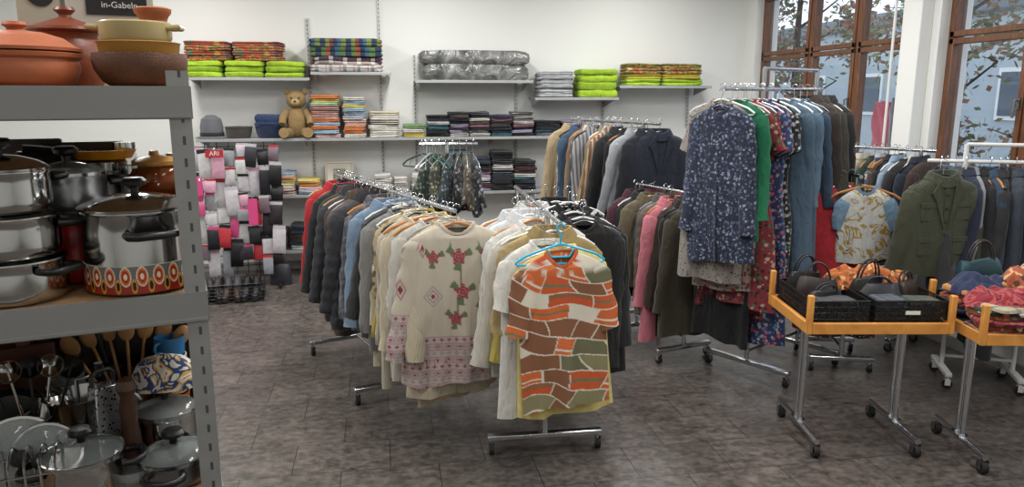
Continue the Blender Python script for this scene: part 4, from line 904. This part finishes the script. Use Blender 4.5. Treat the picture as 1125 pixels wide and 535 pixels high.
t=thing('frying_pan','yellow enamel frying pan lying on top of the tin','pan',(x,y,z+.263),rrz+.3); MB().lathe([(0,0),(.06,0),(.072,.02),(.075,.022),(.07,.022),(.056,.004),(0,.004)],40).build('body',plain('yellow_enamel','cf8a1e',.3),t); MB().tube([(-.072,0,.017),(-.12,0,.025),(-.17,0,.03)],[.007,.01,.012],8).build('handle',blackp,t)
for i,(px,v_,h_,c_) in enumerate(((147,.33,.25,'clear'),(140,.42,.3,'tall'),(195,.42,.27,'slim'))):
    x,y=RP(px,v_,z+.2); t=thing('jar','%s glass jar with steel lid behind the patterned pot'%c_,'jar',(x,y,z)); MB().lathe([(0,0),(.026,0),(.028,.005),(.028,h_-.03),(.024,h_-.02),(.0,h_-.02)],28).build('body',glassm,t); MB().lathe([(.026,h_-.02),(.026,h_),(0,h_+.002)],28).build('lid',steel,t)
x,y=RP(40,.36,z+.1); cooking_pot('cooking_pot','dark stockpot at the back left of second shelf',(x,y,z),.08,.22,plain('dark_enamel','1e2226',.3),'steel','none',rrz)
for i,(px,v_,w_,h_,c_) in enumerate(((20,.445,.2,.31,'dark brown'),(95,.445,.18,.3,'black'))):  # dark tray-shaped sheets added behind the pots to deepen the bay's shade
    x,y=RP(px,v_,z+.2); t=thing('dark_backing','%s tray-shaped sheet added to darken the back of second shelf'%c_,'tray',(x,y,z),rrz)
    MB().box((0,0,h_/2),(w_,.006,h_)).build('plate',plain('tray_'+c_,{'dark brown':'2a1c14','black':'141414'}[c_],.4),t,bev=.002)
    m=MB(); m.box((-w_/2,-.008,h_/2),(.005,.02,h_)); m.box((w_/2,-.008,h_/2),(.005,.02,h_)); m.box((0,-.008,h_),(w_,.02,.005)); m.build('rim',plain('tray_'+c_,'141414',.4),t)
# third shelf
z=ZS[2]+.003
def P3(px,v,zz=.05): return (*RP(px,v,z+zz),z)
cooking_pot('saucepan','steel pan with glass lid and black knob, front of third shelf',P3(92,.11,.07),.083,.085,steel,'glass','loop',rrz)
cooking_pot('saucepan','low steel pan with glass lid at the right front of third shelf',P3(192,.1),.078,.05,dsteel,'glass','loop',rrz+1.3)
cooking_pot('saucepan','steel pan with large glass lid behind the right front pan',P3(183,.26,.08),.075,.1,steel,'glass','none',rrz)
t=thing('wire_rack','chrome wire dish rack at the left front of third shelf','rack',P3(24,.09,.08),rrz)
m=MB(); 
for i in range(6): q=-.07+i*.028; m.tube([(q,-.05,.004),(q,-.05,.11),(q,-.02,.13),(q,.02,.13),(q,.05,.11),(q,.05,.004)],.0025,6)
for s in(-1,1): m.tube([(-.075,s*.05,.02),(.075,s*.05,.02)],.003,6); m.tube([(-.075,s*.05,.09),(.075,s*.05,.09)],.003,6)
m.build('wires',chrome,t)
def stand_lid(px,v,r,lab,ang,tilt=80):
    PX=P3(px,v,.1); t=thing('pot_lid',lab,'lid',(PX[0],PX[1],z+r*1.02),rrz+radians(ang))
    g=MB().lathe([(0,.02),(r*.4,.018),(r*.8,.008),(r*.97,0)],40).build('glass',glassm,t)
    q=MB().lathe([(r*.95,-.003),(r*1.02,-.003),(r*1.02,.005),(r*.95,.005),(r*.95,-.003)],40).build('rim',steel,t)
    k_=MB().lathe([(.006,.018),(.007,.03),(.02,.037),(.018,.046),(0,.048)],20).build('knob',blackp,t)
    for o in(g,q,k_): o.rotation_euler=(radians(tilt),0,0)
stand_lid(20,.17,.085,'glass pot lid standing in the wire rack, left',10); stand_lid(52,.16,.075,'smaller glass pot lid standing right of the wire rack',-12)
stand_lid(120,.33,.08,'glass pot lid standing behind the food mill',5)
t=thing('food_mill','steel funnel-shaped food mill with crank on the third shelf','kitchen tool',P3(88,.27,.12),rrz)
MB().lathe([(.04,0),(.045,.05),(.05,.1),(.07,.17),(.075,.175),(.067,.175),(.045,.1),(0,.09)],36).build('body',steel,t)
MB().tube([(0,0,.09),(0,0,.21),(.05,0,.215)],.005,8).build('crank',dsteel,t); MB().tube([(.05,0,.215),(.05,0,.245)],.01,10).build('crank_knob',blackp,t)
t=thing('grater','four-sided steel box grater with handle on the third shelf','grater',P3(118,.24,.1),rrz+.5)
gm_=NB('grater_steel'); v=gm_.co(); vo=gm_.n('ShaderNodeTexVoronoi',Vector=v,Scale=110.0); msk=gm_.math('LESS_THAN',vo.outputs['Distance'],.3); grm=gm_.set(gm_.mix(msk,hx('b8babc'),hx('1c1c1c')),.25,.9)
MB().box((0,0,.1),(.09,.07,.2),0,.6).build('body',grm,t,bev=.003); MB().tube([(-.025,0,.2),(-.025,0,.225),(-.015,0,.235),(.015,0,.235),(.025,0,.225),(.025,0,.2)],.006,8).build('handle',blackp,t)
t=thing('pepper_mill','dark turned wooden mill in the middle of third shelf','mill',P3(143,.19,.1)); MB().lathe([(0,0),(.035,0),(.035,.015),(.024,.06),(.018,.12),(.022,.15),(.015,.18),(.024,.2),(.018,.22),(0,.23)],32).build('body',wood('dark_wood','2c1a10','4a2d1a',.4),t)
t=thing('kettle','steel coffee kettle with spout at the left of third shelf','kettle',P3(60,.32,.1),rrz+.6)
MB().lathe([(0,0),(.06,0),(.065,.01),(.055,.1),(.042,.15),(.038,.16),(0,.16)],36).build('body',steel,t); MB().lathe([(.04,.161),(.036,.17),(.01,.178),(.01,.19),(0,.192)],28).build('lid',steel,t)
MB().tube([(.055,0,.06),(.085,0,.09),(.1,0,.14)],[.014,.01,.007],10).build('spout',steel,t); MB().tube([(-.05,0,.14),(-.09,0,.13),(-.095,0,.06),(-.06,0,.04)],.007,8).build('handle',blackp,t)
t=thing('jar','clear glass storage jar with lid at the back of third shelf','jar',P3(76,.41,.1)); MB().lathe([(0,0),(.04,0),(.044,.01),(.044,.19),(.036,.21),(0,.21)],32).build('body',glassm,t); MB().lathe([(.038,.21),(.042,.213),(.042,.23),(0,.235)],32).build('lid',dsteel,t)
ck=plain('wood_spoon','a87c4a',.6)
PX=P3(142,.4,.15); x,y=PX[:2]; t=thing('utensil_cup','brown stoneware cup holding wooden spoons','cup',PX); MB().lathe([(0,0),(.042,0),(.046,.01),(.046,.15),(.042,.15),(.04,.01),(0,.008)],32).build('body',speck,t)
for i in range(7):
    a=radians(-26+i*9); t=thing('wooden_spoon','wooden spoon in the stoneware cup, %s from the left'%ORD[i],'spoon',(x+.005*(i-3),y,z+.012),rrz,'wooden spoons in the cup')
    tp=Vector((sin(a)*.25,.01*(i%3),cos(a)*.27)); MB().tube([(0,0,0),tp*.5,tp],.004,8).build('handle',ck,t)
    o=MB().ell((0,0,0),(.02,.007,.03),12,8).build('bowl',ck,t); o.location=tp; o.rotation_euler=(0,a,0)
PX=P3(40,.27,.1); x,y=PX[:2]; t=thing('utensil_cup','steel cup holding ladles at the left of third shelf','cup',PX); MB().lathe([(0,0),(.036,0),(.038,.004),(.038,.13),(.035,.13),(.034,.01),(0,.008)],32).build('body',dsteel,t)
for i in range(5):
    a=radians(-22+i*11); t=thing('ladle','%s ladle in the steel cup, %s from the left'%(['black','steel'][i%2],ORD[i]),'ladle',(x+.004*(i-2),y,z+.012),rrz,'ladles in the steel cup')
    mt=[blackp,steel][i%2]; tp=Vector((sin(a)*.2,.006*i,cos(a)*.24)); MB().tube([(0,0,0),tp*.5,tp],.0035,8).build('handle',mt,t)
    o=MB().lathe([(.001,-.022),(.018,-.016),(.028,0),(.026,0),(.016,-.012),(.001,-.018)],20).build('bowl',mt,t); o.location=tp; o.rotation_euler=(radians(60),a,0)
PX=P3(190,.38,.15); x,y=PX[:2]
for i,(c_,cn) in enumerate((('2c5a8a','blue'),('8a4a2a','brown'),('b0854a','wood-brown'),('d5d2c8','cream'),('2c6a9a','sky blue'))):
    t=thing('mug','%s mug, %s from the bottom of the mug stack'%(cn,ORD[i]),'mug',(x,y,z+i*.052),rrz+i,'stacked mugs'); MB().lathe([(0,0),(.03,0),(.034,.004),(.038,.05),(.035,.05),(.03,.006),(0,.005)],32).build('body',plain('mug_'+c_,c_,.3),t)
    MB().tube([(.034,0,.014),(.052,0,.016),(.056,0,.028),(.052,0,.04),(.036,0,.042)],.004,8).build('handle',plain('mug_'+c_,c_,.3),t)
PX=P3(181,.26,.2); t=thing('tea_cosy','white padded cosy with colourful print resting on the glass lid','tea cosy',(PX[0],PX[1],z+.165),rrz-.2)
MB().loft([rrect(.15*g,.09*e,.085*q,.7,32) for q,g,e in((0,.95,1),(.15,1,1),(.45,.98,.9),(.7,.85,.7),(.88,.6,.5),(1,.1,.1))]).build('body',f('cbc6ba','print','2a3a6a','c09a3a','a8302a',s=2.2),t)
for i,(px,v_,h_,c_,cn) in enumerate(((8,.42,.36,'3a1f14','dark'),(30,.38,.33,'4a2719','reddish'),(52,.43,.3,'4a301c','light'),(100,.44,.34,'2a1a12','blackish'))):
    t=thing('chopping_board','%s wooden board standing at the back of third shelf'%cn,'chopping board',P3(px,v_,.2),rrz+.2)
    MB().box((0,0,h_*.42),(.13,.014,h_*.84)).build('blade',wood('board_'+c_,c_,c_,.5),t,bev=.005); MB().box((0,0,h_*.92),(.03,.014,h_*.18)).build('handle',wood('board_'+c_,c_,c_,.5),t,bev=.005)
for i,(px,v_,r_,c_,cn) in enumerate(((12,.3,.1,'141416','black non-stick'),(128,.43,.1,'111113','large black'),(170,.44,.1,'1c1a18','brown-black'))):
    PX=P3(px,v_,.12); t=thing('frying_pan','%s frying pan standing on edge on the third shelf'%cn,'pan',(PX[0],PX[1],z+r_+.001),rrz+radians([10,4,0][i]))
    bd=MB().lathe([(0,0),(r_*.8,0),(r_,.035),(r_*.98,.037),(r_*.78,.004),(0,.004)],40).build('body',plain('pan_'+c_,c_,.35),t); bd.rotation_euler=(radians(78),0,0)
    hd_=MB().tube([(0,-.01,r_*.95),(0,-.01,r_+.06),(0,-.012,r_+.14)],[.007,.01,.012],8).build('handle',blackp,t); hd_.rotation_euler=(0,radians([-25,-10,12][i]),0)
t=thing('glass_bowl','clear glass bowl in front of the dark mill on third shelf','bowl',P3(145,.08)); MB().lathe([(0,0),(.025,0),(.035,.03),(.04,.05),(.037,.05),(.032,.03),(0,.006)],32).build('body',glassm,t)
for i,(px,v_,w_,c_) in enumerate(((150,.448,.26,'black'),(60,.448,.28,'charcoal'))):  # wide dark sheets, shaped like trays, added so the lower bay looks shaded
    PX=P3(px,v_,.2); t=thing('dark_backing','%s tray-shaped sheet added to darken the back of third shelf'%c_,'tray',PX,rrz); h_=.35
    MB().box((0,0,h_/2),(w_,.006,h_)).build('plate',plain('tray_dark_'+c_,'121212',.4),t,bev=.002)
    m=MB(); m.box((-w_/2,-.006,h_/2),(.005,.014,h_)); m.box((w_/2,-.006,h_/2),(.005,.014,h_)); m.box((0,-.006,h_),(w_,.014,.005)); m.build('rim',plain('tray_dark_'+c_,'121212',.4),t)
z=ZS[3]+.003
for i,(v_,r_,h_,mt,cn) in enumerate(((.2,.11,.16,dsteel,'large brushed steel'),(.2,.1,.14,enam_red,'red enamel'))):
    cooking_pot('cooking_pot','%s stockpot on the fourth shelf'%cn,(*RW(.15+.35*i,v_),z),r_,h_,mt,'steel','loop',rrz)
# ---------------------------------------------------------------- lights, world, camera
def area(x,y,z,sx,sy,e,col=(1,.985,.96)):
    L=bpy.data.lights.new('ceiling_lamp','AREA'); L.shape='RECTANGLE'; L.size=sx; L.size_y=sy; L.energy=e; L.color=col
    o=bpy.data.objects.new('ceiling_lamp',L); C.objects.link(o); o.location=(x,y,z)
for x in(-1.8,.4,2.5):
    for y,e in((-.8,18),(1.9,39),(4.2,42),(6.3,41)): area(x,y,CEIL-.04,.25,1.3,e)
w=bpy.data.worlds.new('world'); SC.world=w; w.use_nodes=True; bg=w.node_tree.nodes['Background']; bg.inputs[0].default_value=(.74,.85,1,1); bg.inputs[1].default_value=1.8
cam=bpy.data.cameras.new('camera'); co=bpy.data.objects.new('camera',cam); C.objects.link(co); cam.sensor_width=36; cam.lens=36*F/1125; cam.clip_start=.05
co.location=(0,0,H); co.rotation_euler=(pi/2-PI_,0,-YAW); SC.camera=co
SC.view_settings.view_transform='Standard'
